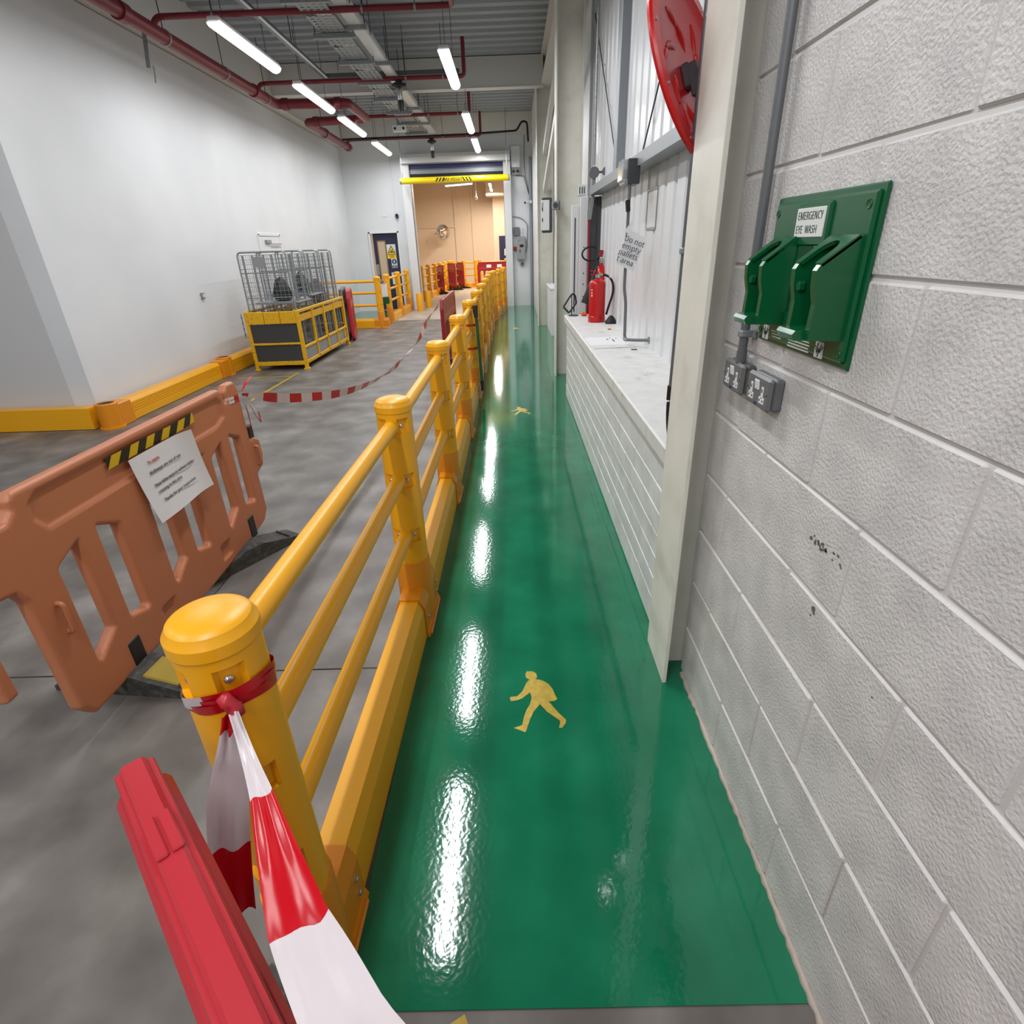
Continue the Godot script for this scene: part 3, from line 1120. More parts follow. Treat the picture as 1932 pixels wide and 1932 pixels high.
func kerb_post(label: String, at: Vector3, turn: float) -> void:
	var t := thing("kerb_post", label, "post", at, turn, "short posts of the low kerb barrier")
	var b := MB.new()
	b.lathe([Vector2(0.125, 0), Vector2(0.125, 0.02), Vector2(0.108, 0.022), Vector2(0.108, 0.268), Vector2(0.10, 0.276), Vector2(0.085, 0.276), Vector2(0.08, 0.262), Vector2(0, 0.262)], 36)
	b.box(Vector3(0, 0.125, 0.16), Vector3(0.19, 0.25, 0.22), 0.008)
	obj("body", b, M.barrier_amber, t)
	b = MB.new()
	b.lathe([Vector2(0.079, 0.263), Vector2(0.079, 0.27), Vector2(0.055, 0.272), Vector2(0.05, 0.266), Vector2(0, 0.266)], 30)
	obj("cap", b, M.black_plastic, t)

func wire_panel(b: MB, o: Vector3, u: Vector3, w: Vector3, nu: int, nw: int, r := 0.0025) -> void:
	for i in nu + 1:
		b.tube([o + u * (float(i) / nu), o + u * (float(i) / nu) + w], r, 4, false)
	for i in nw + 1:
		b.tube([o + w * (float(i) / nw), o + w * (float(i) / nw) + u], r, 4, false)

func roll_cage(label: String, at: Vector3) -> Node3D:
	var W := 0.72
	var D := 0.68
	var H := 1.58
	var t := thing("roll_cage", label, "roll cage", at, 0.0, "roll cages parked in the stillage")
	var b: MB
	b = MB.new()
	b.box(Vector3(0, 0.14, 0), Vector3(W, 0.04, D), 0.004)
	obj("base", b, M.galvanised, t)
	for x in [-1, 1]:
		for z in [-1, 1]:
			var c := obj("castor", one_tube([Vector3(x * 0.3 - 0.015, 0.05, z * 0.28), Vector3(x * 0.3 + 0.015, 0.05, z * 0.28)], 0.05, 14), M.black_rubber, t)
			obj("fork", one_box(Vector3(x * 0.3, 0.09, z * 0.28), Vector3(0.05, 0.06, 0.04)), M.galvanised, c)
	for z in [-1, 1]:
		# hoop shaped end frames
		b = MB.new()
		b.tube(bent([Vector3(-W / 2, 0.14, z * D / 2), Vector3(-W / 2, H, z * D / 2), Vector3(W / 2, H, z * D / 2), Vector3(W / 2, 0.14, z * D / 2)], 0.06, 4), 0.013, 8)
		for y in [0.55, 0.95, 1.3]:
			b.tube([Vector3(-W / 2, y, z * D / 2), Vector3(W / 2, y, z * D / 2)], 0.008, 6, false)
		obj("end_frame", b, M.galvanised, t)
		b = MB.new()
		wire_panel(b, Vector3(-W / 2, 0.18, z * D / 2), Vector3(W, 0, 0), Vector3(0, H - 0.22, 0), 12, 22)
		obj("wire_mesh", b, M.galvanised, t)
	for x in [-1, 1]:
		b = MB.new()
		wire_panel(b, Vector3(x * W / 2, 0.18, -D / 2), Vector3(0, 0, D), Vector3(0, H - 0.22, 0), 8 if x > 0 else 10, 14)
		obj("wire_mesh", b, M.galvanised, t)
		for z in [-0.25, 0.25]:
			obj("upright", one_box(Vector3(x * W / 2, H / 2 + 0.06, z * D), Vector3(0.03, H - 0.2, 0.02)), M.galvanised, t)
	return t

func left_side() -> void:
	var b: MB
	low_kerb("low yellow kerb barrier along the white left wall, with four grooves", Vector3(-4.455, 0, -13.2), Vector3(-4.455, 0, -6.1))
	low_kerb("low yellow kerb barrier in front of the grey wall at the left edge", Vector3(-7.6, 0, -5.905), Vector3(-4.6, 0, -5.905))
	kerb_post("short amber kerb post with a dark round cap at the wall corner", Vector3(-4.44, 0, -5.90), PI)
	kerb_post("short amber kerb post with a dark cap just before the stillage", Vector3(-4.44, 0, -8.62), 0)
	# stillage
	var st := thing("stillage", "yellow steel stillage with dark panels holding wire roll cages", "stillage", Vector3(-3.67, 0, -8.85))
	var W := 0.84
	var L := 2.5
	for x in [-1, 1]:
		for z in [0.0, -L]:
			obj("leg", one_box(Vector3(x * (W / 2 - 0.03), 0.44, z - (0.03 if z == 0.0 else -0.03)), Vector3(0.055, 0.88, 0.055), 0.005), M.stillage_yellow, st)
			obj("foot", one_box(Vector3(x * (W / 2 - 0.03), 0.012, z - (0.03 if z == 0.0 else -0.03)), Vector3(0.085, 0.024, 0.085), 0.003), M.stillage_yellow, st)
	obj("deck", one_box(Vector3(0, 0.10, -L / 2), Vector3(W - 0.02, 0.03, L - 0.02)), M.stillage_yellow, st)
	for z in [-0.02, -L + 0.02]:
		for q in [[0.105, 0.06], [0.40, 0.028]]:
			obj("cross_rail", one_box(Vector3(0, q[0], z), Vector3(W - 0.1, q[1], 0.045), 0.004), M.stillage_yellow, st)
		for x in [-0.245, 0.0, 0.245]:
			obj("top_panel", one_box(Vector3(x, 0.785, z), Vector3(0.238, 0.175, 0.05), 0.006), M.stillage_yellow, st)
		obj("dark_panel", one_box(Vector3(0, 0.555, z - 0.008), Vector3(W - 0.11, 0.27, 0.012)), M.grey_board, st)
		obj("dark_panel", one_box(Vector3(0, 0.26, z - 0.008), Vector3(W - 0.11, 0.245, 0.012)), M.grey_board, st)
	for x in [-1, 1]:
		var xx: float = x * (W / 2 - 0.02)
		for q in [[0.865, 0.04], [0.335, 0.035], [0.11, 0.05]]:
			obj("side_rail", one_box(Vector3(xx, q[0], -L / 2), Vector3(0.04, q[1], L - 0.06), 0.004), M.stillage_yellow, st)
		for i in 4:
			var za: float = -0.06 - i * (L - 0.12) / 4
			var zb: float = -0.06 - (i + 1) * (L - 0.12) / 4
			if i > 0:
				obj("side_post", one_box(Vector3(xx, 0.48, za), Vector3(0.04, 0.76, 0.05), 0.004), M.stillage_yellow, st)
			obj("side_band", one_box(Vector3(xx, 0.765, (za + zb) / 2), Vector3(0.012, 0.095, absf(zb - za) - 0.04)), M.stillage_yellow, st)
			obj("lower_panel", one_box(Vector3(xx - x * 0.006, 0.225, (za + zb) / 2), Vector3(0.008, 0.19, absf(zb - za) - 0.04)), M.grey_plastic, st)
		obj("side_post", one_box(Vector3(xx, 0.22, -L + 0.2), Vector3(0.04, 0.24, 0.04), 0.004), M.stillage_yellow, st)
	b = MB.new()
	for i in 9:
		var y := 0.86 - i * 0.04
		b.tube([Vector3(-W / 2 - 0.03, y, 0.01), Vector3(-W / 2 - 0.03, y - 0.036, 0.01)], 0.008 if i % 2 else 0.005, 6)
	obj("chain", b, M.dark_steel, st)
	var names := ["wire roll cage nearest the camera in the yellow stillage", "middle wire roll cage in the yellow stillage", "wire roll cage at the far end of the yellow stillage"]
	for i in 3:
		roll_cage(names[i], Vector3(-3.68, 0.115, -9.32 - i * 0.78))
	# plate and bags in the cages
	tag(obj("name_plate", one_box(Vector3(-3.74, 1.56, -8.968), Vector3(0.18, 0.14, 0.006)), M.grey_plastic), "blank grey plate fixed high on the front roll cage", "plate")
	var bags := [[Vector3(-3.60, 1.16, -9.30), 0.13, M.bag_black, "black bag hanging inside the front roll cage"], [Vector3(-3.50, 1.22, -9.95), 0.12, M.bag_black, "black bag in the middle roll cage"], [Vector3(-3.58, 1.02, -10.90), 0.15, M.bag_mauve, "dark mauve bag in the far roll cage"]]
	var r := RandomNumberGenerator.new()
	r.seed = 5
	for q in bags:
		b = MB.new()
		var s: float = q[1]
		b.lathe([Vector2(0, -s * 1.3), Vector2(s * 0.9, -s * 1.25), Vector2(s * 1.2, -s * 0.6), Vector2(s, 0.1 * s), Vector2(s * 0.65, s * 0.9), Vector2(s * 0.25, s * 1.35), Vector2(0.0, s * 1.5)], 14, Transform3D(Basis().scaled(Vector3(1.0, 1, 0.8)), q[0]), 1.2)
		for i in b.v.size():
			var p := b.v[i]
			b.v[i] = p + Vector3(sin(p.y * 40 + p.z * 30), sin(p.x * 37), cos(p.x * 31 + p.y * 23)) * 0.012
		tag(obj("bag", b, q[2]), q[3], "bag", "bags in the roll cages")
	for q in [[Vector3(-3.60, 0.985, -9.30), "front"], [Vector3(-3.60, 1.035, -9.98), "middle"], [Vector3(-3.6, 0.81, -10.88), "far"]]:
		tag(obj("cage_shelf", one_box(q[0], Vector3(0.66, 0.02, 0.6), 0.003), M.galvanised), "galvanised shelf across the %s roll cage" % q[1], "shelf", "roll cage shelves")
	# barriers of three rails near the blue door
	barrier("yellow three-rail barrier across the green patch, ending at a post beside the stillage", [Vector3(-4.42, 0, -13.68), Vector3(-3.08, 0, -13.68)], {"bolts": 0, "no_post": [0]})
	barrier("yellow three-rail barrier with three posts leading to the roller door", [Vector3(-3.08, 0, -14.72), Vector3(-3.06, 0, -16.05), Vector3(-3.04, 0, -17.38)], {"bolts": 0})
	# bollards
	b = MB.new()
	b.lathe([Vector2(0.095, 0), Vector2(0.095, 0.46), Vector2(0.085, 0.485), Vector2(0, 0.495)], 28)
	var bo := obj("bollard", b, M.barrier_yellow)
	bo.position = Vector3(-2.70, 0, -17.22)
	tag(bo, "short yellow bollard standing in front of the left door jamb", "bollard", "short yellow bollards")
	var b2: MeshInstance3D = bo.duplicate()
	b2.name = numbered("bollard")
	add_child(b2)
	b2.position = Vector3(-2.57, 0, -18.12)
	b2.set_meta("label", "short yellow bollard just inside the left side of the doorway")
	# tied sign between the two barriers
	var s := thing("hanging_sign", "white and green sign tied with tape between two yellow posts", "sign", Vector3(-3.06, 0.78, -14.2), 0.35)
	obj("board", one_box(Vector3(0, 0.0, 0), Vector3(0.16, 0.30, 0.006)), M.paper, s)
	obj("green_part", one_box(Vector3(0.03, -0.22, 0.0), Vector3(0.14, 0.16, 0.006)), M.leaf_green, s)
	b = MB.new()
	b.strip([Vector3(-0.02, 0.24, 0.5), Vector3(0, 0.16, 0.2), Vector3(0, 0.14, 0), Vector3(0.0, 0.18, -0.2), Vector3(0, 0.26, -0.5)], [Vector3(0, 0.02, 0), Vector3(0, 0.02, 0), Vector3(0, 0.02, 0), Vector3(0, 0.02, 0), Vector3(0, 0.02, 0)])
	obj("tape", b, M.barrier_tape, s)
	# service door and socket in the left wall
	var d := shell("door_1", "white service door low in the left wall behind the roll cages")
	b = MB.new()
	for q in [[Vector3(-4.595, 1.99, -11.75), Vector3(0.03, 0.05, 1.06)], [Vector3(-4.595, 1.0, -12.26), Vector3(0.03, 2.0, 0.06)], [Vector3(-4.595, 1.0, -11.24), Vector3(0.03, 2.0, 0.06)]]:
		b.box(q[0], q[1], 0.004)
	obj("door_frame", b, M.white_plastic, d)
	obj("leaf", one_box(Vector3(-4.598, 0.98, -11.75), Vector3(0.02, 1.94, 0.96), 0.003), M.white_wall, d)
	b = one_box(Vector3(-4.57, 1.87, -11.60), Vector3(0.05, 0.06, 0.22), 0.006)
	b.box(Vector3(-4.55, 1.83, -11.95), Vector3(0.02, 0.015, 0.5))
	obj("door_closer", b, M.grey_plastic, d)
	var so := thing("wall_socket", "small grey metal wall socket on the left wall", "socket", Vector3(-4.59, 1.14, -8.77))
	obj("box", one_box(Vector3.ZERO, Vector3(0.04, 0.085, 0.085), 0.005), M.galvanised, so)
	obj("insert", one_box(Vector3(0.021, 0, 0), Vector3(0.004, 0.05, 0.05)), M.white_plastic, so)

func P(list: Array) -> PackedVector2Array:
	var out := PackedVector2Array()
	for i in range(0, list.size(), 2):
		out.append(Vector2(list[i], list[i + 1]))
	return out

func chapter_plate(cell: float) -> MB:
	# moulded road-works barrier, drawn in metres along its length and up
	var outer := [
		P([1.66, 1.0, 1.635, 0.975, 1.635, 0.945, 1.60, 0.915, 1.32, 0.915, 1.32, 0.72, 1.52, 0.69, 1.546, 0.64, 1.546, 0.16, 1.60, 0.085, 1.84, 0.078, 2.45, 0.06, 3.05, 0.078, 3.24, 0.10, 3.305, 0.16, 3.305, 0.96, 3.275, 1.005, 3.19, 1.005, 3.15, 0.97, 3.145, 0.915, 3.118, 0.915, 3.115, 0.975, 3.085, 1.0]),
		P([1.335, 0.39, 1.385, 0.39, 1.385, 0.75, 1.335, 0.75]),
		P([3.28, 0.40, 3.40, 0.43, 3.43, 0.50, 3.42, 0.60, 3.35, 0.635, 3.28, 0.63]),
	]
	var holes := []
	for x in [1.885, 2.445, 3.02]:
		holes.append(P([x - 0.058, 0.725, x - 0.175, 0.678, x - 0.18, 0.268, x - 0.165, 0.258, x - 0.055, 0.325]))
		holes.append(P([x + 0.052, 0.735, x + 0.166, 0.684, x + 0.166, 0.285, x + 0.15, 0.275, x + 0.048, 0.31]))
	var recess := [P([1.70, 0.88, 1.74, 0.83, 2.97, 0.818, 3.075, 0.85, 3.075, 0.93, 3.04, 0.958, 1.74, 0.962, 1.70, 0.935])]
	for x in [2.16, 2.73]:
		recess.append(P([x - 0.05, 0.13, x + 0.05, 0.13, x + 0.05, 0.21, x - 0.05, 0.21]))
	return moulded(outer, holes, recess, 0.028, 0.016, cell)

func red_plate(cell: float) -> MB:
	# plainer barrier with a board on top and upright slots, 1.9 long
	var outer := [P([0.06, 0.10, 0.30, 0.10, 0.34, 0.06, 1.56, 0.06, 1.60, 0.10, 1.84, 0.10, 1.90, 0.16, 1.90, 0.86, 1.84, 1.0, 0.06, 1.0, 0.0, 0.86, 0.0, 0.16])]
	var holes := []
	for i in 8:
		var x := 0.19 + i * 0.217
		holes.append(P([x - 0.065, 0.24, x + 0.065, 0.24, x + 0.065, 0.66, x - 0.065, 0.66]))
	return moulded(outer, holes, [P([0.12, 0.76, 1.78, 0.76, 1.78, 0.93, 0.12, 0.93])], 0.028, 0.014, cell)

func foot_mesh() -> MB:
	# rubber foot: long sloping bar with a stub
	var b := MB.new()
	b.extrude(P([-0.33, 0, 0.33, 0, 0.33, 0.028, 0.10, 0.085, 0.06, 0.10, -0.06, 0.10, -0.10, 0.085, -0.33, 0.028]), 0.16, Transform3D(Basis(), Vector3(0, 0, -0.08)))
	for x in [-0.25, -0.18, 0.18, 0.25]:
		b.box(Vector3(x, 0.05, 0), Vector3(0.012, 0.02, 0.13), 0.003)
	return b

func fold_path(at: Callable, across: Callable, wide: Callable, k: int) -> Array:
	var pp := []
	var ss := []
	for i in k + 1:
		var t := float(i) / k
		pp.append(at.call(t))
		ss.append(across.call(t) * wide.call(t))
	return [pp, ss]

# turns a two-vertex ribbon into one with lengthwise pleats
func crinkle(b: MB, deep: float) -> void:
	var rows := b.v.size() / 2
	var v := PackedVector3Array()
	var n := PackedVector3Array()
	var uv := PackedVector2Array()
	var across := 10
	for i in rows:
		var a := b.v[i * 2]
		var c := b.v[i * 2 + 1]
		var nn := b.n[i * 2]
		for k in across + 1:
			var t := float(k) / across
			var amp := deep * (0.3 + 0.7 * sin(i * 0.35 + 1.0) * sin(i * 0.35 + 1.0))
			v.append(a.lerp(c, t) + nn * amp * sin(t * 11.0 + i * 0.11))
			n.append((nn - (c - a).normalized() * cos(t * 11.0 + i * 0.11) * amp * 11.0 / maxf(0.01, a.distance_to(c)) * 0.6).normalized())
			uv.append(Vector2(b.uv[i * 2].x + 0.006 * sin(t * 7.0), t))
	b.v = v
	b.n = n
	b.uv = uv
	b.ix = PackedInt32Array()
	for i in rows - 1:
		for k in across:
			var a := i * (across + 1) + k
			b.tri(a, a + across + 1, a + 1)
			b.tri(a + 1, a + across + 1, a + across + 2)

func near_barriers() -> void:
	var b: MB
	# orange barrier: the plate lies in a plane along the bay
	var ob := thing("orange_barrier", "terracotta orange plastic barrier with slotted panel and a paper notice taped on", "barrier", Vector3(-1.69, 0, 0))
	var pm := put("panel", chapter_plate(0.0105).mesh(M.orange_plastic), ob)
	pm.rotation.y = PI / 2
	for q in [[1.635, 0.515], [3.335, 0.52]]:
		b = MB.new()
		b.tube(bent([Vector3(0.022, q[1] + 0.06, -q[0]), Vector3(0.048, q[1] + 0.06, -q[0]), Vector3(0.048, q[1] - 0.06, -q[0] + 0.004), Vector3(0.022, q[1] - 0.06, -q[0])], 0.014, 3), 0.0095, 8)
		obj("handle", b, M.orange_plastic, ob)
	for z in [-1.885, -3.06]:
		obj("foot_strap", one_box(Vector3(0.0, 0.145, z), Vector3(0.064, 0.14, 0.075), 0.004), M.black_plastic, ob)
	obj("hinge_sleeve", one_box(Vector3(0.0, 0.665, -3.36), Vector3(0.035, 0.085, 0.06), 0.006), M.black_plastic, ob)
	var foot := foot_mesh().mesh(M.recycled_rubber)
	var f := put("foot", foot, ob, Vector3(0.04, 0, -2.92))
	f.rotation.y = 1.02
	f = put("foot", foot, ob, Vector3(0.0, 0, -1.86))
	f.rotation.y = -0.12
	obj("painted_toe", one_box(Vector3(0.20, 0.058, -1.845), Vector3(0.24, 0.02, 0.13), 0.006, Basis(Vector3.UP, -0.12) * Basis(Vector3.BACK, -0.22)), M.dusty_yellow, ob)
	# hazard tape and notice on it
	b = MB.new()
	var tp := []
	var ts := []
	for i in 13:
		var t := i / 12.0
		tp.append(Vector3(-1.6715 + (0.009 if t > 0.1 and t < 0.96 else 0.006) + 0.003 * sin(t * 9), 0.928 + 0.003 * sin(t * 7.0), -2.10 - 0.68 * t))
		ts.append(Vector3(0, 0.0235, 0))
	b.strip(tp, ts)
	tag(obj("hazard_tape", b, M.hazard_tape), "strip of black and yellow hazard tape stuck across the orange barrier", "tape")
	var pn := thing("paper_notice", "white paper notice hanging from the hazard tape on the orange barrier", "notice", Vector3(-1.655, 0.905, -2.205))
	b = MB.new()
	var cols := 12
	var rows := 12
	var grid := []
	for j in rows + 1:
		for i in cols + 1:
			var u := float(i) / cols
			var w := float(j) / rows
			var curl := 0.03 * pow(maxf(0.0, u - 0.72) / 0.28, 2.0) * (1.0 - 0.5 * w) + 0.022 * w * w + 0.006 * sin(u * 5.0) * w
			grid.append(Vector3(0.004 + curl, -0.322 * w - 0.004 * u * u, -0.455 * u - 0.055 * w * u - 0.045 * w * (1 - u)))
	for j in rows + 1:
		for i in cols + 1:
			var c: Vector3 = grid[j * (cols + 1) + i]
			var du: Vector3 = grid[j * (cols + 1) + mini(i + 1, cols)] - grid[j * (cols + 1) + maxi(i - 1, 0)]
			var dw: Vector3 = grid[mini(j + 1, rows) * (cols + 1) + i] - grid[maxi(j - 1, 0) * (cols + 1) + i]
			b.vert(c, dw.cross(du).normalized())
	for j in rows:
		for i in cols:
			var a := j * (cols + 1) + i
			b.tri(a, a + cols + 1, a + 1)
			b.tri(a + 1, a + cols + 1, a + cols + 2)
	M.paper.cull_mode = BaseMaterial3D.CULL_DISABLED
	obj("sheet", b, M.paper, pn)
	var lines := [["To users", 0.10, -0.052, 0.016, M.print_red], ["Walkways are out of use", 0.085, -0.098, 0.0155, M.print_grey], ["Please follow temporary walkways and be vigilant whilst", 0.08, -0.158, 0.0145, M.print_grey], ["crossing in this area", 0.083, -0.192, 0.0145, M.print_grey], ["Thanks for your cooperation", 0.094, -0.238, 0.0145, M.print_grey]]
	for q in lines:
		var w: float = -q[2] / 0.322
		var mi := text(q[0], q[3], q[4], pn, Transform3D(), true)
		var tm: TextMesh = mi.mesh
		tm.horizontal_alignment = HORIZONTAL_ALIGNMENT_LEFT
		mi.transform = Transform3D(Basis(Vector3(0, 0, -1), Vector3(-0.05 * w, 1, 0.1).normalized(), Vector3(1, 0.07 * w, 0)), Vector3(0.0075 + 0.022 * w * w + 0.005 * w, q[2], -q[1] - 0.03 * w))
		if String(q[0]).length() > 40:
			mi.scale = Vector3(0.80, 1, 1)
	# red barrier below the camera
	var rb := thing("red_barrier", "red plastic barrier seen from above at the lower left, near the first post", "barrier", Vector3(-0.60, -0.012, -0.59), 0)
	b = MB.new()
	var L := 1.12
	b.extrude(P([-0.024, 0.18, 0.024, 0.18, 0.027, 0.78, 0.0275, 0.985, 0.025, 0.992, 0.0185, 0.992, 0.0175, 0.997, 0.0125, 1.002, -0.0125, 1.002, -0.0175, 0.997, -0.0185, 0.992, -0.025, 0.992, -0.0275, 0.985, -0.027, 0.78]), L, Transform3D(), false)
	var body := obj("panel", b, M.red_plastic, rb)
	b = MB.new()
	b.extrude(P([-0.036, 0.86, 0.036, 0.86, 0.040, 0.90, 0.038, 0.955, 0.031, 0.968, -0.031, 0.968, -0.038, 0.955, -0.040, 0.90]), L - 0.03, Transform3D(Basis(), Vector3(0, 0, 0.02)), false)
	obj("shoulder", b, M.red_plastic, rb)
	b = MB.new()
	for x in [-0.0095, 0.0095]:
		b.box(Vector3(x, 1.0035, 0.165), Vector3(0.0155, 0.006, 0.075), 0.002)
	obj("moulded_lug", b, M.red_plastic, rb)
	for z in [0.14, L - 0.2]:
		var rf := put("foot", foot, rb, Vector3(0, 0.0, z))
		rf.rotation.y = PI / 2
		obj("leg", one_box(Vector3(0, 0.15, z), Vector3(0.04, 0.12, 0.07), 0.004), M.red_plastic, rb)
	rb.rotation.y = atan2(0.70, 0.71)
	# red and white tape tied round the first post, with a tail and a strand that runs to the camera
	var nt := thing("barrier_tape", "red and white tape knotted round the first yellow post with two hanging ends", "tape", Vector3(-0.548, 0, -0.79))
	b = MB.new()
	for lap in 3:
		var pp := []
		var ss := []
		for i in 41:
			var a := TAU * i / 40.0
			var rr: float = 0.0775 + lap * 0.0012 + 0.0012 * sin(a * 5 + lap * 2.0)
			var y := 0.958 + 0.014 * cos(a) + 0.022 * sin(a) + (lap - 1) * 0.013 * (0.4 + 0.6 * absf(cos(a * 0.5))) + 0.002 * sin(a * 3 + lap)
			pp.append(Vector3(cos(a) * rr, y, sin(a) * rr))
			ss.append(Vector3(cos(a) * 0.0015 * sin(a * 4 + lap), 0.0115, sin(a) * 0.002))
		b.strip(pp, ss, 0.06 + lap * 0.03)
	obj("wrap", b, M.barrier_tape, nt)
	b = MB.new()
	b.lathe([Vector2(0, -0.030), Vector2(0.010, -0.024), Vector2(0.015, -0.010), Vector2(0.012, 0.002), Vector2(0.015, 0.012), Vector2(0.009, 0.022), Vector2(0, 0.026)], 10, Transform3D(Basis(Vector3.BACK, 0.5), Vector3(0.042, 0.980, 0.078)), 1.5)
	for i in b.v.size():
		b.v[i] += Vector3(sin(b.v[i].y * 320) * 0.003, 0, cos(b.v[i].y * 260) * 0.003)
	obj("knot", b, M.red_plastic, nt)
	# tail: gathered at the knot, opening out below, folded lengthwise
	b = MB.new()
	b.strip(fold_path(func(t): return Vector3(0.038 - 0.085 * t + 0.03 * t * t, 0.968 - 0.43 * t, 0.088 + 0.085 * t), func(t): return Vector3(0.95, 0.05, -0.3), func(t): return lerpf(0.010, 0.036, smoothstep(0.0, 0.45, t)), 20)[0], fold_path(func(t): return Vector3.ZERO, func(t): return Vector3(0.95, 0.05, -0.3), func(t): return lerpf(0.010, 0.036, smoothstep(0.0, 0.45, t)), 20)[1], 0.2125)
	crinkle(b, 0.007)
	obj("tail", b, M.barrier_tape, nt)
	# strand that runs up to the right of the camera
	var sc := Curve3D.new()
	var sp := [Vector3(0.048, 0.972, 0.088), Vector3(0.161, 0.972, 0.246), Vector3(0.294, 1.022, 0.444), Vector3(0.389, 1.087, 0.558), Vector3(0.46, 1.15, 0.63)]
	for i in sp.size():
		var tn: Vector3 = (sp[mini(i + 1, 4)] - sp[maxi(i - 1, 0)]) / 6.0
		sc.add_point(sp[i], -tn, tn)
	var at := func(t): return sc.sample_baked(t * sc.get_baked_length())
	var across := func(t): return Vector3(0.80, 0.30, -0.52).normalized().lerp(Vector3(0.90, -0.05, -0.43).normalized(), t)
	var wide := func(t): return lerpf(0.008, 0.034, smoothstep(0.0, 0.75, t))
	b = MB.new()
	var fp: Array = fold_path(at, across, wide, 28)
	b.strip(fp[0], fp[1], 0.300)
	crinkle(b, 0.004)
	obj("strand", b, M.barrier_tape, nt)
	# long tape from the orange barrier to the maroon one
	var lt := thing("barrier_tape", "red and white tape sagging between the orange barrier and the maroon barrier", "tape")
	b = MB.new()
	var way := [Vector3(-1.654, 0.915, -3.32), Vector3(-1.612, 0.80, -3.685), Vector3(-1.569, 0.712, -4.033), Vector3(-1.492, 0.588, -4.658), Vector3(-1.401, 0.509, -5.396), Vector3(-1.297, 0.515, -6.24), Vector3(-1.184, 0.648, -7.156), Vector3(-1.128, 0.80, -7.603), Vector3(-1.06, 0.93, -8.38)]
	var cv := Curve3D.new()
	for i in way.size():
		var tn: Vector3 = (way[mini(i + 1, 8)] - way[maxi(i - 1, 0)]) / 6.0
		cv.add_point(way[i], -tn, tn)
	var pp := []
	var ss := []
	var ln := cv.get_baked_length()
	for i in 121:
		var t := i / 120.0
		pp.append(cv.sample_baked(t * ln))
		var tw := 1.05 + 0.35 * sin(t * 9.0) + (0.5 * sin((t - 0.5) * 26.0) if t > 0.5 else 0.0)
		var w := 0.034 * smoothstep(0.0, 0.1, t + 0.03)
		ss.append(Vector3(cos(tw) * 0.9, sin(tw), 0.1).normalized() * w)
	b.strip(pp, ss, 0.1)
	for i in b.uv.size():
		b.uv[i].x *= 1.5
	obj("strand", b, M.barrier_tape, lt)
	b = MB.new()
	for lap in 2:
		pp = []
		ss = []
		for i in 25:
			var a := TAU * i / 24.0
			pp.append(Vector3(-1.69 + signf(cos(a)) * pow(absf(cos(a)), 0.5) * 0.031, 0.90 + lap * 0.016 + 0.006 * sin(a * 2), -3.225 + signf(sin(a)) * pow(absf(sin(a)), 0.5) * 0.083))
			ss.append(Vector3(0, 0.011, 0))
		b.strip(pp, ss, 0.26)
	obj("wrap", b, M.barrier_tape, lt)
	b = MB.new()
	b.strip([Vector3(-1.652, 0.93, -3.325), Vector3(-1.64, 0.97, -3.37), Vector3(-1.62, 1.0, -3.42)], [Vector3(0.004, 0, 0.004), Vector3(0.014, 0, 0.012), Vector3(0.016, 0.006, 0.014)], 0.02)
	b.strip([Vector3(-1.65, 0.91, -3.33), Vector3(-1.64, 0.86, -3.38), Vector3(-1.63, 0.78, -3.43), Vector3(-1.625, 0.71, -3.42), Vector3(-1.63, 0.76, -3.385), Vector3(-1.64, 0.84, -3.36)], [Vector3(0.006, 0, 0.008), Vector3(0.012, 0, 0.014), Vector3(0.012, 0, 0.016), Vector3(0.012, 0, 0.012), Vector3(0.01, 0, 0.012), Vector3(0.008, 0, 0.01)], 0.33)
	b.strip([Vector3(-1.654, 0.90, -3.32), Vector3(-1.652, 0.80, -3.335), Vector3(-1.65, 0.69, -3.33)], [Vector3(0.006, 0, 0.008), Vector3(0.01, 0, 0.012), Vector3(0.008, 0, 0.01)], 0.45)
	obj("tail", b, M.barrier_tape, lt)
	# maroon barrier beside the run of yellow posts, and the two leaning by the stillage
	var plate := red_plate(0.019)
	var mar := thing("red_barrier", "maroon plastic barrier standing left of the yellow posts with tape tied to it", "barrier", Vector3(-1.02, 0, -8.42))
	put("panel", plate.mesh(M.maroon_plastic), mar).rotation.y = PI / 2
	for z in [-0.45, -1.45]:
		put("foot", foot, mar, Vector3(0, 0, z))
	var le := thing("red_barrier", "red plastic barrier standing on edge beside the yellow stillage", "barrier", Vector3(-3.24, -0.06, -11.62))
	var pl := put("panel", plate.mesh(M.red_plastic), le)
	pl.rotation.y = PI / 2 + 0.21
	pl.scale = Vector3(0.62, 1.02, 1.3)
	le = thing("grey_barrier", "dark grey plastic barrier standing between the stillage and the red barrier", "barrier", Vector3(-3.33, -0.062, -11.50))
	pl = put("panel", plate.mesh(M.dark_edge), le)
	pl.rotation.y = PI / 2 + 0.21
	pl.scale = Vector3(0.62, 1.06, 1.3)
	# green handled pole tied to a post
	var gp := thing("broom_pole", "dark green pole with a black top tied upright to a yellow post", "pole", Vector3(-0.415, 0, -6.62))
	obj("shaft", one_tube([Vector3(0.03, 0.22, 0.06), Vector3(0, 0.98, 0)], 0.018, 10), M.leaf_green, gp)
	obj("head", one_tube([Vector3(0, 0.94, 0), Vector3(-0.01, 1.07, -0.01)], [0.022, 0.034], 10), M.black_plastic, gp)
	obj("tip", one_tube([Vector3(0.032, 0.12, 0.065), Vector3(0.03, 0.24, 0.06)], [0.014, 0.024], 10), M.black_plastic, gp)
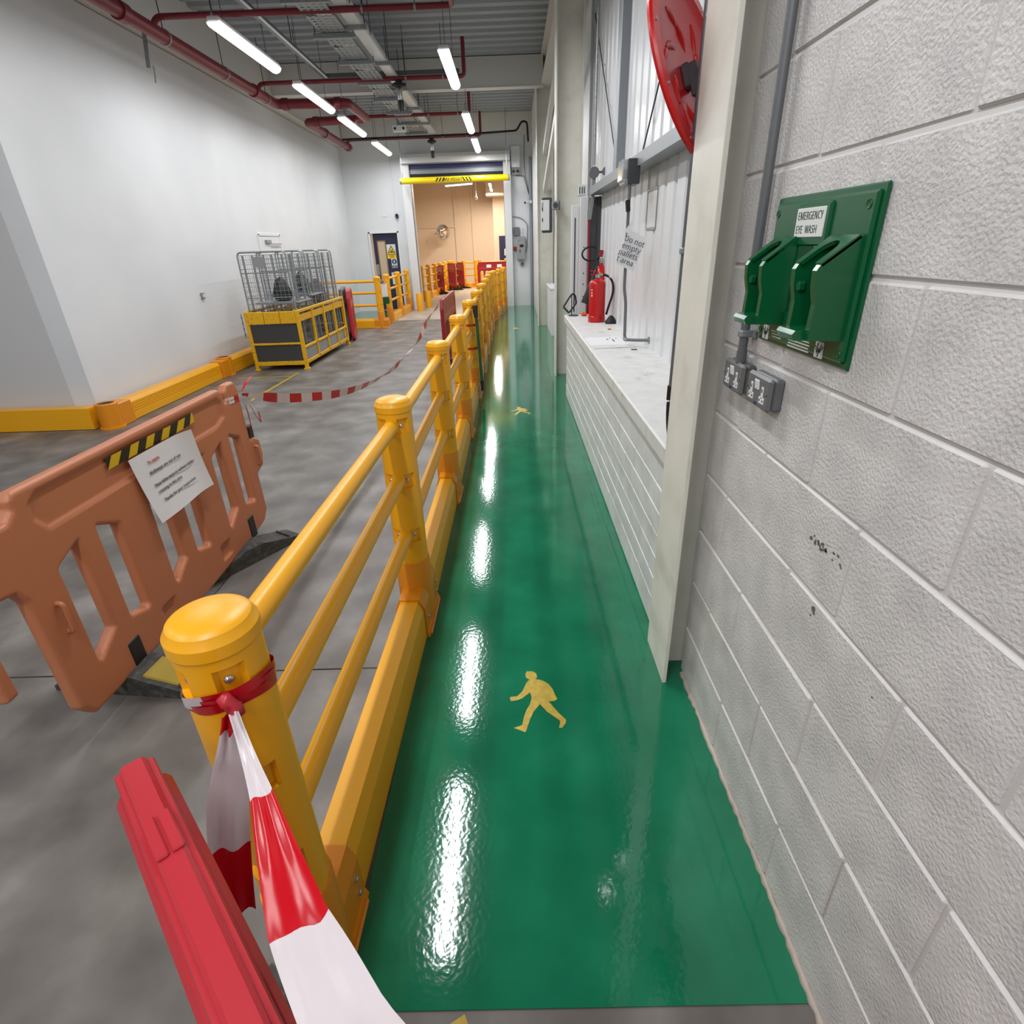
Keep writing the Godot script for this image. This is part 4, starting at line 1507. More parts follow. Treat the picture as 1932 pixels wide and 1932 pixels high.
	for y in [0.60, 0.86]:
		b = MB.new()
		pp = []
		ss = []
		for i in 25:
			var a := TAU * i / 24.0
			pp.append(Vector3(-0.085 + cos(a) * 0.108, y, -0.14 + sin(a) * 0.165))
			ss.append(Vector3(0, 0.012, 0))
		b.strip(pp, ss)
		obj("tape", b, M.barrier_tape, gp)

func doorway() -> void:
	var b: MB
	var t := thing("roller_door", "white roller shutter over the wide doorway, rolled up, blue curtain band showing", "roller door", Vector3(0, 0, -17.75))
	b = MB.new()
	b.extrude(P([0, 3.715, 0.40, 3.715, 0.40, 3.85, 0.36, 3.925, 0.0, 3.925]), 2.94, Transform3D(Basis(Vector3(0, 0, 1), Vector3(0, 1, 0), Vector3(-1, 0, 0)), Vector3(0.05, 0, 0)))
	obj("housing", b, M.white_steel, t)
	for q in [[-2.82, 0.23], [-0.04, 0.20]]:
		obj("guide", one_box(Vector3(q[0], 1.857, 0.10), Vector3(q[1], 3.714, 0.20), 0.006), M.white_steel, t)
		obj("guide_slot", one_box(Vector3(q[0] + (0.118 if q[0] < -1 else -0.103), 1.7, 0.10), Vector3(0.01, 3.4, 0.05)), M.dark_steel, t)
	obj("curtain", one_box(Vector3(-1.42, 3.66, 0.08), Vector3(2.58, 0.11, 0.015)), M.curtain_blue, t)
	obj("bottom_beam", one_box(Vector3(-1.42, 3.545, 0.09), Vector3(2.56, 0.12, 0.06), 0.008), M.grey_steel, t)
	obj("beam_groove", one_box(Vector3(-1.42, 3.585, 0.121), Vector3(2.56, 0.012, 0.004)), M.dark_steel, t)
	obj("rubber_seal", one_box(Vector3(-1.42, 3.44, 0.09), Vector3(2.56, 0.09, 0.05), 0.01), M.black_rubber, t)
	# height bar
	var h := thing("height_bar", "yellow height restrictor tube hanging in front of the roller door", "bar", Vector3(-1.43, 3.285, -17.1))
	b = MB.new()
	b.tube([Vector3(-1.44, 0, 0), Vector3(1.44, 0, 0)], 0.075, 24)
	obj("tube", b, M.bar_yellow, h)
	for x in [-1.44, 1.44]:
		obj("end_cap", one_tube([Vector3(x - 0.02, 0, 0), Vector3(x + 0.02, 0, 0)], 0.077, 24), M.grey_plastic, h)
		obj("hanger", one_tube([Vector3(x * 0.965, 0.06, 0), Vector3(x * 0.965, 1.60, 0)], 0.009, 8), M.bright_steel, h)
	for i in 6:
		var x: float = -0.47 + i * 0.085 if i < 3 else 0.24 + (i - 3) * 0.085
		obj("stripe", one_box(Vector3(x, 0, 0.0745), Vector3(0.032, 0.105, 0.004), 0.0, Basis(Vector3.BACK, -0.62 if i < 3 else 0.62)), M.print_black, h)
	text("MAX HEIGHT", 0.062, M.print_black, h, Transform3D(Basis(), Vector3(-0.06, 0, 0.0757)), true)
	# boxes to the right of the door
	var c := thing("drive_box", "tall white drive box high on the wall right of the roller door", "box", Vector3(0.20, 3.81, -17.69))
	obj("body", one_box(Vector3.ZERO, Vector3(0.24, 0.50, 0.14), 0.01), M.white_plastic, c)
	obj("base", one_box(Vector3(0, -0.34, 0), Vector3(0.24, 0.16, 0.12), 0.008), M.grey_plastic, c)
	for x in [-0.055, 0.055]:
		obj("gland", one_tube([Vector3(x, -0.34, 0.06), Vector3(x, -0.34, 0.075)], 0.035, 14), M.black_plastic, c)
	c = thing("control_cabinet", "grey control cabinet with a black label on the wall right of the doorway", "cabinet", Vector3(0.30, 1.57, -17.68))
	obj("body", one_box(Vector3.ZERO, Vector3(0.24, 0.60, 0.15), 0.008), M.grey_plastic, c)
	obj("label_plate", one_box(Vector3(0.02, 0.06, 0.078), Vector3(0.11, 0.07, 0.004)), M.print_black, c)
	obj("handle", one_box(Vector3(-0.03, -0.07, 0.085), Vector3(0.02, 0.07, 0.015), 0.004), M.black_plastic, c)
	obj("lock", one_tube([Vector3(-0.06, 0.2, 0.075), Vector3(-0.06, 0.2, 0.082)], 0.012, 10), M.black_plastic, c)
	obj("aerial", one_tube([Vector3(0.07, 0.3, 0), Vector3(0.075, 0.5, 0)], 0.006, 6), M.dark_steel, c)
	c = thing("switch_box", "small dark grey box above the control cabinet", "box", Vector3(0.19, 2.0, -17.71))
	obj("body", one_box(Vector3.ZERO, Vector3(0.16, 0.22, 0.08), 0.008), M.conduit_grey, c)
	obj("screw", one_tube([Vector3(0.05, 0.08, 0.04), Vector3(0.05, 0.08, 0.044)], 0.008, 8), M.bright_steel, c)
	c = thing("stop_button", "red emergency stop box left of the control cabinet", "button", Vector3(0.135, 1.56, -17.71))
	obj("box", one_box(Vector3.ZERO, Vector3(0.09, 0.10, 0.07), 0.008), M.extinguisher_red, c)
	obj("button", one_tube([Vector3(0, 0, 0.035), Vector3(0, 0, 0.05)], 0.025, 12), M.maroon_plastic, c)
	c = thing("outlet_box", "small grey outlet box below the control cabinet", "socket", Vector3(0.33, 1.16, -17.71))
	obj("box", one_box(Vector3.ZERO, Vector3(0.11, 0.11, 0.07), 0.008), M.grey_plastic, c)
	obj("insert", one_tube([Vector3(0, 0, 0.035), Vector3(0, 0, 0.04)], 0.035, 12), M.dark_steel, c)
	b = MB.new()
	b.tube(bent([Vector3(0.09, 2.38, -17.72), Vector3(0.30, 2.36, -17.72), Vector3(0.50, 2.2, -17.72), Vector3(0.47, 1.5, -17.72), Vector3(0.40, 1.4, -17.70)], 0.1, 5), 0.012, 8)
	tag(obj("cable", b, M.grey_plastic), "grey cable looping over the control cabinet", "cable")
	b = MB.new()
	b.tube([Vector3(0.20, 3.38, -17.7), Vector3(0.42, 3.36, -17.7), Vector3(0.56, 2.9, -17.70)], 0.008, 8)
	b.tube([Vector3(0.45, 4.3, -17.7), Vector3(0.44, 3.6, -17.70), Vector3(0.47, 3.3, -17.7), Vector3(0.58, 2.85, -17.7)], 0.009, 8)
	tag(obj("cable", b, M.dark_steel), "thin dark cables dropping beside the white drive box", "cable")
	b = one_box(Vector3(0.595, 1.9, -17.68), Vector3(0.07, 3.8, 0.1), 0.004)
	tag(obj("cable_trunking", b, M.grey_steel), "tall grey trunking in the corner right of the roller door", "trunking")
	c = thing("bullet_camera", "white bullet camera on the wall near the far right corner", "camera", Vector3(0.57, 2.72, -17.5))
	obj("body", one_tube([Vector3(0, 0, -0.05), Vector3(-0.13, -0.02, 0.06)], 0.035, 14), M.white_plastic, c)
	obj("lens", one_tube([Vector3(-0.13, -0.02, 0.06), Vector3(-0.14, -0.022, 0.068)], 0.03, 14), M.black_plastic, c)
	obj("bracket", one_box(Vector3(0.03, 0, -0.09), Vector3(0.06, 0.08, 0.14), 0.008), M.white_plastic, c)
	c = thing("dome_camera", "small black camera hanging on the back wall above the blue door", "camera", Vector3(-3.19, 2.50, -17.70))
	obj("body", one_box(Vector3.ZERO, Vector3(0.09, 0.12, 0.09), 0.03), M.black_plastic, c)
	obj("lens", one_tube([Vector3(0, -0.02, 0.04), Vector3(0.01, -0.03, 0.055)], 0.022, 12), M.dark_steel, c)
	obj("conduit", one_tube([Vector3(-0.03, 0.06, -0.03), Vector3(-0.05, 1.7, -0.03)], 0.008, 8), M.white_plastic, c)
	tag(obj("blank_plate", one_box(Vector3(-3.54, 2.54, -17.745), Vector3(0.14, 0.10, 0.012), 0.003), M.white_plastic), "small white blank plate on the back wall left of the black camera", "plate")
	# blue door in its frame
	var d := shell("door_2", "blue service door with a tall glazed slot and safety signs")
	obj("leaf", one_box(Vector3(-3.60, 1.05, -17.90), Vector3(0.78, 2.08, 0.05), 0.003), M.door_blue, d)
	b = MB.new()
	b.box(Vector3(-4.055, 1.06, -17.80), Vector3(0.05, 2.12, 0.16), 0.003)
	b.box(Vector3(-3.225, 1.06, -17.80), Vector3(0.05, 2.12, 0.16), 0.003)
	b.box(Vector3(-3.64, 2.10, -17.80), Vector3(0.88, 0.04, 0.16), 0.003)
	obj("door_frame", b, M.white_plastic, d)
	b = MB.new()
	for q in [[Vector3(-3.875, 1.34, -17.868), Vector3(0.03, 1.10, 0.02)], [Vector3(-3.645, 1.34, -17.868), Vector3(0.03, 1.10, 0.02)], [Vector3(-3.76, 1.885, -17.868), Vector3(0.26, 0.03, 0.02)], [Vector3(-3.76, 0.80, -17.868), Vector3(0.26, 0.03, 0.02)]]:
		b.box(q[0], q[1], 0.003)
	obj("vision_frame", b, M.tan_wood, d)
	obj("pane", one_box(Vector3(-3.76, 1.34, -17.872), Vector3(0.20, 1.06, 0.01)), M.pale_glazing, d)
	obj("push_plate", one_box(Vector3(-3.945, 1.12, -17.872), Vector3(0.08, 0.30, 0.006)), M.galvanised, d)
	obj("round_label", one_tube([Vector3(-3.945, 1.43, -17.875), Vector3(-3.945, 1.43, -17.870)], 0.04, 16), M.sign_blue, d)
	var s := thing("warning_sign", "white and yellow warning triangle sign on the blue door", "sign", Vector3(-3.49, 1.60, -17.868))
	obj("board", one_box(Vector3.ZERO, Vector3(0.26, 0.38, 0.006)), M.print_white, s)
	b = MB.new()
	b.extrude(P([-0.115, -0.035, 0.115, -0.035, 0.0, 0.165]), 0.002, Transform3D(Basis(), Vector3(0, 0, 0.003)))
	obj("triangle", b, M.print_black, s)
	b = MB.new()
	b.extrude(P([-0.085, -0.018, 0.085, -0.018, 0.0, 0.128]), 0.002, Transform3D(Basis(), Vector3(0, 0, 0.0042)))
	obj("triangle_field", b, M.sign_yellow, s)
	b = MB.new()
	b.box(Vector3(-0.03, 0.02, 0.0075), Vector3(0.008, 0.07, 0.002))
	b.box(Vector3(0.012, 0.004, 0.0075), Vector3(0.055, 0.03, 0.002))
	b.box(Vector3(0.02, 0.03, 0.0075), Vector3(0.018, 0.03, 0.002))
	obj("truck_symbol", b, M.print_black, s)
	obj("lower_field", one_box(Vector3(0, -0.115, 0.0035), Vector3(0.255, 0.145, 0.002)), M.sign_yellow, s)
	text("WARNING", 0.034, M.print_black, s, Transform3D(Basis(), Vector3(0, -0.075, 0.0055)), true)
	b = MB.new()
	for i in 3:
		b.box(Vector3(0.0, -0.113 - i * 0.022, 0.005), Vector3(0.14 - 0.02 * i, 0.008, 0.001))
	obj("small_print", b, M.print_black, s)
	s = thing("mandatory_sign", "white sign with a blue walking man disc on the blue door", "sign", Vector3(-3.44, 1.285, -17.868))
	obj("board", one_box(Vector3.ZERO, Vector3(0.165, 0.25, 0.006)), M.print_white, s)
	obj("disc", one_tube([Vector3(0, 0.045, 0.003), Vector3(0, 0.045, 0.0045)], 0.072, 28), M.sign_blue, s)
	b = MB.new()
	b.box(Vector3(0, 0.085, 0.0055), Vector3(0.018, 0.02, 0.001))
	b.box(Vector3(0, 0.055, 0.0055), Vector3(0.022, 0.04, 0.001))
	b.box(Vector3(-0.022, 0.055, 0.0055), Vector3(0.010, 0.04, 0.001), 0.0, Basis(Vector3.BACK, -0.6))
	b.box(Vector3(0.022, 0.055, 0.0055), Vector3(0.010, 0.04, 0.001), 0.0, Basis(Vector3.BACK, 0.6))
	b.box(Vector3(-0.012, 0.015, 0.0055), Vector3(0.012, 0.05, 0.001), 0.0, Basis(Vector3.BACK, -0.3))
	b.box(Vector3(0.012, 0.015, 0.0055), Vector3(0.012, 0.05, 0.001), 0.0, Basis(Vector3.BACK, 0.3))
	obj("walking_man", b, M.print_white, s)
	obj("text_field", one_box(Vector3(0, -0.085, 0.0035), Vector3(0.145, 0.062, 0.002)), M.sign_blue, s)
	b = MB.new()
	for i in 2:
		b.box(Vector3(0, -0.072 - i * 0.024, 0.005), Vector3(0.10, 0.009, 0.001))
	obj("small_print", b, M.print_white, s)
	for q in [[Vector3(-3.46, 0.985, -17.868), 0.11, "upper"], [Vector3(-3.45, 0.80, -17.868), 0.18, "lower"]]:
		s = thing("door_notice", "%s of two white notices low on the blue door" % q[2], "notice", q[0], 0.0, "notices low on the door")
		obj("sheet", one_box(Vector3.ZERO, Vector3(0.20, q[1], 0.004)), M.print_white, s)
		b = MB.new()
		if q[2] == "upper":
			b.box(Vector3(0, 0.02, 0.003), Vector3(0.15, 0.012, 0.001))
			b.box(Vector3(0, -0.01, 0.003), Vector3(0.13, 0.008, 0.001))
		else:
			b.box(Vector3(0.01, 0.0, 0.003), Vector3(0.03, 0.12, 0.001))
		obj("print", b, M.print_grey if q[2] == "upper" else M.leaf_green, s)

func far_room() -> void:
	var b: MB
	struct("wall_back", one_box(Vector3(-2.5, 2.45, -29.1), Vector3(9.4, 4.9, 0.2)), M.beige_wall, "beige back wall of the room beyond the doorway")
	struct("wall_left", one_box(Vector3(-4.6, 2.45, -23.5), Vector3(0.2, 4.9, 11.1)), M.beige_wall)
	struct("wall_right", one_box(Vector3(1.7, 2.45, -23.5), Vector3(0.2, 4.9, 11.1)), M.beige_wall)
	struct("wall_back", one_box(Vector3(-0.1, 2.45, -28.7), Vector3(1.3, 4.9, 0.6)), M.beige_wall)
	for q in [[-2.52, 0.1], [-1.72, 0.1]]:
		struct("trim_5" if q[0] < -2 else "trim_6", one_box(Vector3(q[0], 2.4, -28.98), Vector3(q[1], 4.8, 0.06)), M.beige_wall)
	b = one_box(Vector3(-0.35, 4.1, -28.0), Vector3(1.3, 1.0, 1.2))
	struct("trim_7", b, M.beige_wall, "boxed beige bulkhead high in the far room")
	# trunking and mirror
	b = one_box(Vector3(-3.30, 2.50, -28.97), Vector3(1.7, 0.05, 0.05))
	tag(obj("cable_trunking", b, M.beige_wall), "beige trunking strip on the far beige wall behind the round mirror", "trunking")
	var mi := thing("convex_mirror", "round convex mirror on a bracket on the far beige wall", "mirror", Vector3(-3.05, 2.28, -28.2), 0.5)
	b = MB.new()
	var prof := []
	for i in 9:
		var a := i / 8.0
		prof.append(Vector2(0.29 * (1 - a), 0.10 * (1 - (1 - a) * (1 - a))))
	b.lathe(prof, 32, Transform3D(Basis(Vector3.RIGHT, PI / 2), Vector3.ZERO), 1.0)
	obj("glass", b, M.mirror_glass, mi)
	b = MB.new()
	b.lathe([Vector2(0.285, -0.03), Vector2(0.31, -0.03), Vector2(0.32, -0.01), Vector2(0.31, 0.012), Vector2(0.285, 0.012)], 32, Transform3D(Basis(Vector3.RIGHT, PI / 2), Vector3.ZERO))
	obj("rim", b, M.grey_plastic, mi)
	obj("bracket", one_tube([Vector3(0, 0, -0.03), Vector3(-0.1, -0.05, -0.75)], 0.02, 8), M.grey_plastic, mi)
	# blue door edge in the far room
	var d := shell("door_3", "dark blue door at the right of the far room")
	obj("leaf", one_box(Vector3(-0.02, 1.03, -28.27), Vector3(1.0, 2.02, 0.05)), M.door_blue, d)
	var s := thing("door_notice", "white notice on the dark blue door of the far room", "notice", Vector3(-0.19, 1.36, -28.235))
	obj("sheet", one_box(Vector3.ZERO, Vector3(0.2, 0.28, 0.004)), M.print_white, s)
	obj("print", one_box(Vector3(0, 0.05, 0.003), Vector3(0.12, 0.02, 0.001)), M.print_grey, s)
	var lower := thing("door_notice", "second white notice below the first on the dark blue far door", "notice", Vector3(-0.10, 1.0, -28.235))
	obj("sheet", one_box(Vector3.ZERO, Vector3(0.3, 0.24, 0.004)), M.print_white, lower)
	obj("print", one_box(Vector3(0, 0.03, 0.003), Vector3(0.2, 0.02, 0.001)), M.print_grey, lower)
	# yellow barriers
	var pts := []
	for i in 6:
		pts.append(Vector3(-3.05 + i * 0.07, 0, -20.3 - i * 1.24))
	barrier("amber run of six posts along the left side of the far room", pts, {"bolts": 0})
	barrier("amber barrier across the back of the far room, left section", [Vector3(-2.62, 0, -26.7), Vector3(-2.10, 0, -26.7), Vector3(-1.57, 0, -26.7)], {"bolts": 0})
	barrier("amber barrier across the back of the far room, right section by the dark blue door", [Vector3(-1.40, 0, -26.9), Vector3(-0.22, 0, -26.9)], {"bolts": 0})
	# red barriers
	var plate := red_plate(0.03)
	var foot := foot_mesh().mesh(M.black_rubber)
	var q := [[Vector3(-2.62, 0, -23.1), 2.0, 0.45, "red plastic barrier at the left of the far room, seen end on"], [Vector3(-2.32, 0, -25.0), 2.0, 0.5, "red plastic barrier on black feet in the middle of the far room, nearer one"], [Vector3(-2.05, 0, -25.9), 1.95, 0.55, "red plastic barrier on black feet in the middle of the far room, farther one"], [Vector3(-1.45, 0, -25.8), 0.0, 1.0, "red slotted barrier standing across the right of the far room"]]
	var rm := plate.mesh(M.maroon_plastic)
	for i in q.size():
		var t := thing("red_barrier", q[i][3], "barrier", q[i][0])
		var p := put("panel", rm, t)
		p.rotation.y = q[i][1]
		p.scale = Vector3(q[i][2], 1.05, 1)
		for k in [0.15, 0.85]:
			var f := put("foot", foot, t, Vector3(cos(q[i][1]), 0, -sin(q[i][1])) * 1.9 * q[i][2] * k)
			f.rotation.y = q[i][1] + PI / 2
		if i == 3:
			for k in 3:
				obj("reflector", one_box(Vector3(0.5 + k * 0.45, 0.87, 0.03), Vector3(0.2, 0.12, 0.01)), M.print_white, t)
	# footprints of yellow on the floor, lamps
	for z in [-24.2, -25.6]:
		b = MB.new()
		b.lathe([Vector2(0.14, 0.002), Vector2(0.14, 0.007), Vector2(0, 0.007)], 20, Transform3D(Basis().scaled(Vector3(1, 1, 1.6)), Vector3(-2.25, 0, z)))
		tag(obj("floor_disc", b, M.floor_yellow), "yellow oval marking on the far room floor, %s one" % ("nearer" if z > -25 else "farther"), "marking", "yellow ovals on the far floor")
	for g in [[Vector3(-1.88, 3.75, -24.0), 1.1, "batten lamp lying across in the far room"], [Vector3(-0.72, 3.75, -24.6), 0.0, "nearer of two batten lamps at the right of the far room"], [Vector3(-0.74, 3.75, -26.6), 0.0, "farther of two batten lamps at the right of the far room"]]:
		var l := thing("batten_lamp", g[2], "lamp", g[0], g[1], "far room lamps")
		obj("housing", one_box(Vector3(0, 0.04, 0), Vector3(0.12, 0.05, 1.2), 0.012), M.white_plastic, l)
		obj("diffuser", one_box(Vector3(0, -0.005, 0), Vector3(0.10, 0.04, 1.16), 0.015), M.lamp_glow, l)
		obj("hanger", one_tube([Vector3(0, 0.06, 0), Vector3(0, 1.1, 0)], 0.005, 6), M.dark_steel, l)
		var al := AreaLight3D.new()
		al.name = "batten_light"
		al.area_size = Vector2(0.11, 1.15)
		al.light_energy = LAMP_ENERGY * 2.4
		al.light_color = Color(1.0, 0.95, 0.88)
		al.set("area_range", 40.0)
		al.shadow_enabled = true
		add_child(al, true)
		al.position = g[0] + Vector3(0, -0.04, 0)
		al.basis = Basis(Vector3.UP, g[1]) * Basis(Vector3.RIGHT, -PI / 2)
	var c := thing("dome_camera", "small white camera hanging under the far room ceiling", "camera", Vector3(-1.35, 3.45, -26.0))
	obj("body", one_box(Vector3.ZERO, Vector3(0.10, 0.14, 0.1), 0.03), M.white_plastic, c)
	obj("lens", one_tube([Vector3(0, -0.02, 0.05), Vector3(0, -0.02, 0.06)], 0.03, 12), M.black_plastic, c)
	obj("stem", one_tube([Vector3(0, 0.07, 0), Vector3(0, 1.4, 0)], 0.02, 8), M.white_plastic, c)

func ledge_things() -> void:
	var b: MB
	# red backed convex mirror
	var n := Vector3(0.745, 0.329, 0.58).normalized()
	var u := Vector3.UP.cross(n).normalized()
	var mi := thing("convex_mirror", "red backed convex mirror high beside the cream column, seen from behind", "mirror", Vector3(0.636, 2.177, -2.305))
	mi.basis = Basis(u, n, u.cross(n))
	b = MB.new()
	b.lathe([Vector2(0.288, -0.016), Vector2(0.300, -0.014), Vector2(0.304, -0.004), Vector2(0.300, 0.005), Vector2(0.262, 0.006), Vector2(0.250, -0.006), Vector2(0.235, -0.012), Vector2(0.13, -0.030), Vector2(0.0, -0.036)], 64)
	obj("back_shell", b, M.mirror_red, mi)
	b = MB.new()
	for k in 6:
		var a0 := TAU * k / 6.0 + 0.2
		for q in [[0.205, 0.15, 0.40, 0.012], [0.16, 0.09, 0.62, 0.0145]]:
			var pp := []
			var rr := []
			for i in 7:
				var t := i / 6.0
				var a: float = a0 + (t - 0.5) * q[2] + (0.5 if q[3] > 0.013 else 0.0)
				var rad := lerpf(q[0], q[1], t)
				pp.append(Vector3(cos(a) * rad, -0.0205 - 0.012 * (0.2 - rad) / 0.07, sin(a) * rad))
				rr.append(q[3] * (0.35 + 0.65 * sin(PI * clampf(t, 0.08, 0.92))))
			b.tube(pp, rr, 8)
	obj("moulded_rib", b, M.mirror_red, mi)
	b = MB.new()
	b.lathe([Vector2(0.0, -0.075), Vector2(0.10, -0.069), Vector2(0.20, -0.048), Vector2(0.275, -0.020)], 48, Transform3D(), 1.0)
	obj("glass", b, M.mirror_glass, mi)
	for k in 10:
		var a := TAU * k / 10.0 + 0.35
		b = MB.new()
		b.lathe([Vector2(0.0055, 0.004), Vector2(0.0055, 0.008), Vector2(0.0, 0.0095)], 8, Transform3D(Basis(), Vector3(cos(a) * 0.281, 0, sin(a) * 0.281)))
		obj("screw", b, M.bright_steel, mi)
	b = MB.new()
	b.box(Vector3(0.0, -0.022, 0.0), Vector3(0.055, 0.03, 0.075), 0.006)
	b.box(Vector3(-0.015, 0.0, 0.02), Vector3(0.02, 0.035, 0.10), 0.005)
	obj("bracket", b, M.dark_steel, mi)
	var hook: Vector3 = mi.basis.inverse() * (Vector3(0.596, 2.26, -2.06) - mi.position)
	b = one_tube(bent([Vector3(0.0, -0.02, 0.0), Vector3(0.0, 0.05, 0.0), hook], 0.03, 4), 0.012, 10)
	obj("arm", b, M.galvanised, mi)
	# conduit up the column with its black flexible end
	var co := thing("conduit", "grey conduit running up behind the edge of the near cream column", "conduit", Vector3(0.612, 0, -2.125))
	obj("pipe", one_tube([Vector3(0, 1.16, -0.02), Vector3(0, 4.8, -0.005)], 0.0125, 12), M.conduit_grey, co)
	obj("clip", one_box(Vector3(0.0, 1.64, -0.015), Vector3(0.034, 0.022, 0.034), 0.004), M.galvanised, co)
	obj("gland", one_tube([Vector3(0, 1.11, -0.02), Vector3(0, 1.165, -0.02)], 0.017, 12), M.black_plastic, co)
	b = MB.new()
	var pp := []
	var rr := []
	for i in 41:
		var t := i / 40.0
		pp.append(Vector3(0.012 * t * t, 1.10 - 0.16 * t, -0.02 + 0.03 * t * t))
		rr.append(0.0155 if i % 2 else 0.013)
	b.tube(pp, rr, 10)
	obj("flexible_tail", b, M.black_rubber, co)
	# meter box with a clear lid
	var mb := thing("meter_box", "dark grey box with a clear front lid fixed on the grey cladding rail", "box", Vector3(0.865, 2.11, -4.58))
	obj("body", one_box(Vector3(0.01, 0, 0), Vector3(0.085, 0.155, 0.20), 0.004), M.dark_steel, mb)
	obj("lid", one_box(Vector3(-0.052, 0.01, 0), Vector3(0.04, 0.13, 0.18), 0.006), M.clear_lid, mb)
	obj("switch", one_box(Vector3(-0.04, -0.01, 0.02), Vector3(0.02, 0.06, 0.05), 0.004), M.black_plastic, mb)
	obj("lower_cover", one_box(Vector3(-0.04, -0.062, 0), Vector3(0.03, 0.03, 0.19), 0.004), M.grey_plastic, mb)
	b = MB.new()
	b.tube(bent([Vector3(0.853, 2.04, -4.5), Vector3(0.853, 1.35, -4.5), Vector3(0.868, 1.25, -4.49), Vector3(0.868, 0.982, -4.46), Vector3(0.94, 0.985, -4.40), Vector3(1.029, 0.992, -4.33)], 0.035, 5), 0.0115, 12)
	var cd := obj("conduit", b, M.conduit_grey)
	tag(cd, "grey conduit dropping from the meter box and turning into the cladding above the ledge", "conduit")
	obj("elbow", one_tube([Vector3(0.868, 0.995, -4.462), Vector3(0.871, 0.983, -4.457), Vector3(0.885, 0.9825, -4.447)], 0.0145, 12), M.galvanised, cd)
	obj("end_plate", one_box(Vector3(1.0265, 0.992, -4.335), Vector3(0.006, 0.05, 0.05), 0.002), M.galvanised, cd)
	tag(obj("cable_tag", one_box(Vector3(0.845, 1.90, -4.49), Vector3(0.03, 0.075, 0.03), 0.004, Basis(Vector3.BACK, 0.12)), M.black_plastic), "small black tag box on the conduit below the meter box", "box")
	# notice in a plastic sleeve hung on the conduit
	var hn := thing("plastic_sleeve", "white notice in a clear plastic sleeve hanging askew from the conduit", "notice", Vector3(0.872, 1.745, -4.47))
	hn.basis = Basis(Vector3.UP, -0.15) * Basis(Vector3.BACK, -0.36)
	b = MB.new()
	var cols := 8
	for j in 9:
		for i in cols + 1:
			var x := float(i) / cols
			var w := j / 8.0
			b.vert(Vector3(-0.015 + 0.145 * x, -0.235 * w - 0.014 * x, 0.012 * sin(x * 2.6) + 0.012 * w + 0.004 * sin(w * 6 + x * 4)), Vector3(0.1 * cos(x * 3.0), 0.05, 1).normalized())
	for j in 8:
		for i in cols:
			var a := j * (cols + 1) + i
			b.tri(a, a + cols + 1, a + 1)
			b.tri(a + 1, a + cols + 1, a + cols + 2)
	obj("sheet", b, M.paper, hn)
	b = MB.new()
	b.extrude(P([-0.03, -0.03, 0.0, 0.075, 0.02, -0.02]), 0.0015, Transform3D(Basis(), Vector3(-0.012, 0.0, 0.004)))
	obj("folded_corner", b, M.paper, hn)
	var k := 0
	for said in ["Do not", "empty", "pallets", "t area"]:
		text(said, 0.036, M.print_black, hn, Transform3D(Basis(), Vector3(0.055 - 0.004 * k, -0.06 - 0.047 * k, 0.0265 + 0.0035 * k)))
		k += 1
	# empty frame on the cladding
	var fr := thing("document_frame", "small empty grey document frame fixed on the white cladding", "frame", Vector3(1.026, 1.875, -4.53))
	for q in [[Vector3(0, 0.125, 0), Vector3(0.006, 0.018, 0.30)], [Vector3(0, -0.125, 0), Vector3(0.006, 0.018, 0.30)], [Vector3(0, 0, 0.148), Vector3(0.006, 0.25, 0.008)], [Vector3(0, 0, -0.148), Vector3(0.006, 0.25, 0.008)]]:
		obj("edge", one_box(q[0], q[1], 0.001), M.grey_plastic, fr)
	obj("pane", one_box(Vector3(0.002, 0, 0), Vector3(0.002, 0.25, 0.29)), M.white_steel, fr)
	# extinguishers
	var ex := thing("fire_extinguisher", "red foam extinguisher with a black hose standing in front on the ledge", "extinguisher", Vector3(0.862, 0.932, -5.98))
	b = MB.new()
	b.lathe([Vector2(0.0, 0.0), Vector2(0.083, 0.0), Vector2(0.087, 0.006), Vector2(0.087, 0.055), Vector2(0.082, 0.06), Vector2(0.082, 0.36), Vector2(0.078, 0.378), Vector2(0.062, 0.394), Vector2(0.035, 0.404), Vector2(0.022, 0.408), Vector2(0.022, 0.418), Vector2(0, 0.418)], 36)
	obj("cylinder", b, M.extinguisher_red, ex)
	b = MB.new()
	b.lathe([Vector2(0.02, 0.415), Vector2(0.024, 0.42), Vector2(0.024, 0.45), Vector2(0.012, 0.458), Vector2(0, 0.458)], 16)
	obj("valve", b, M.bright_steel, ex)
	b = MB.new()
	b.box(Vector3(-0.03, 0.475, 0.0), Vector3(0.09, 0.010, 0.022), 0.003, Basis(Vector3.BACK, -0.25))
	b.box(Vector3(-0.03, 0.45, 0.0), Vector3(0.08, 0.010, 0.022), 0.003)
	obj("lever", b, M.extinguisher_red, ex)
	b = MB.new()
	b.tube(bent([Vector3(0.02, 0.446, 0), Vector3(0.08, 0.45, 0.01), Vector3(0.15, 0.39, 0.02), Vector3(0.16, 0.28, 0.02), Vector3(0.115, 0.14, 0.02), Vector3(0.095, 0.07, 0.02)], 0.05, 5), 0.0115, 10)
	obj("hose", b, M.black_rubber, ex)
	obj("ferrule", one_tube([Vector3(0.015, 0.446, 0), Vector3(0.05, 0.448, 0.004)], 0.014, 10), M.bright_steel, ex)
	b = MB.new()
	for i in 8:
		b.box(Vector3(-0.062 + 0.001 * i, 0.31 - i * 0.026, 0.0545), Vector3(0.012, 0.012 if i != 2 else 0.02, 0.002), 0.0, Basis(Vector3.UP, -0.84))
	obj("printed_marks", b, M.print_white, ex)
	ex = thing("fire_extinguisher", "taller red gas extinguisher with a black horn standing behind on the ledge", "extinguisher", Vector3(0.995, 0.932, -6.70))
	b = MB.new()
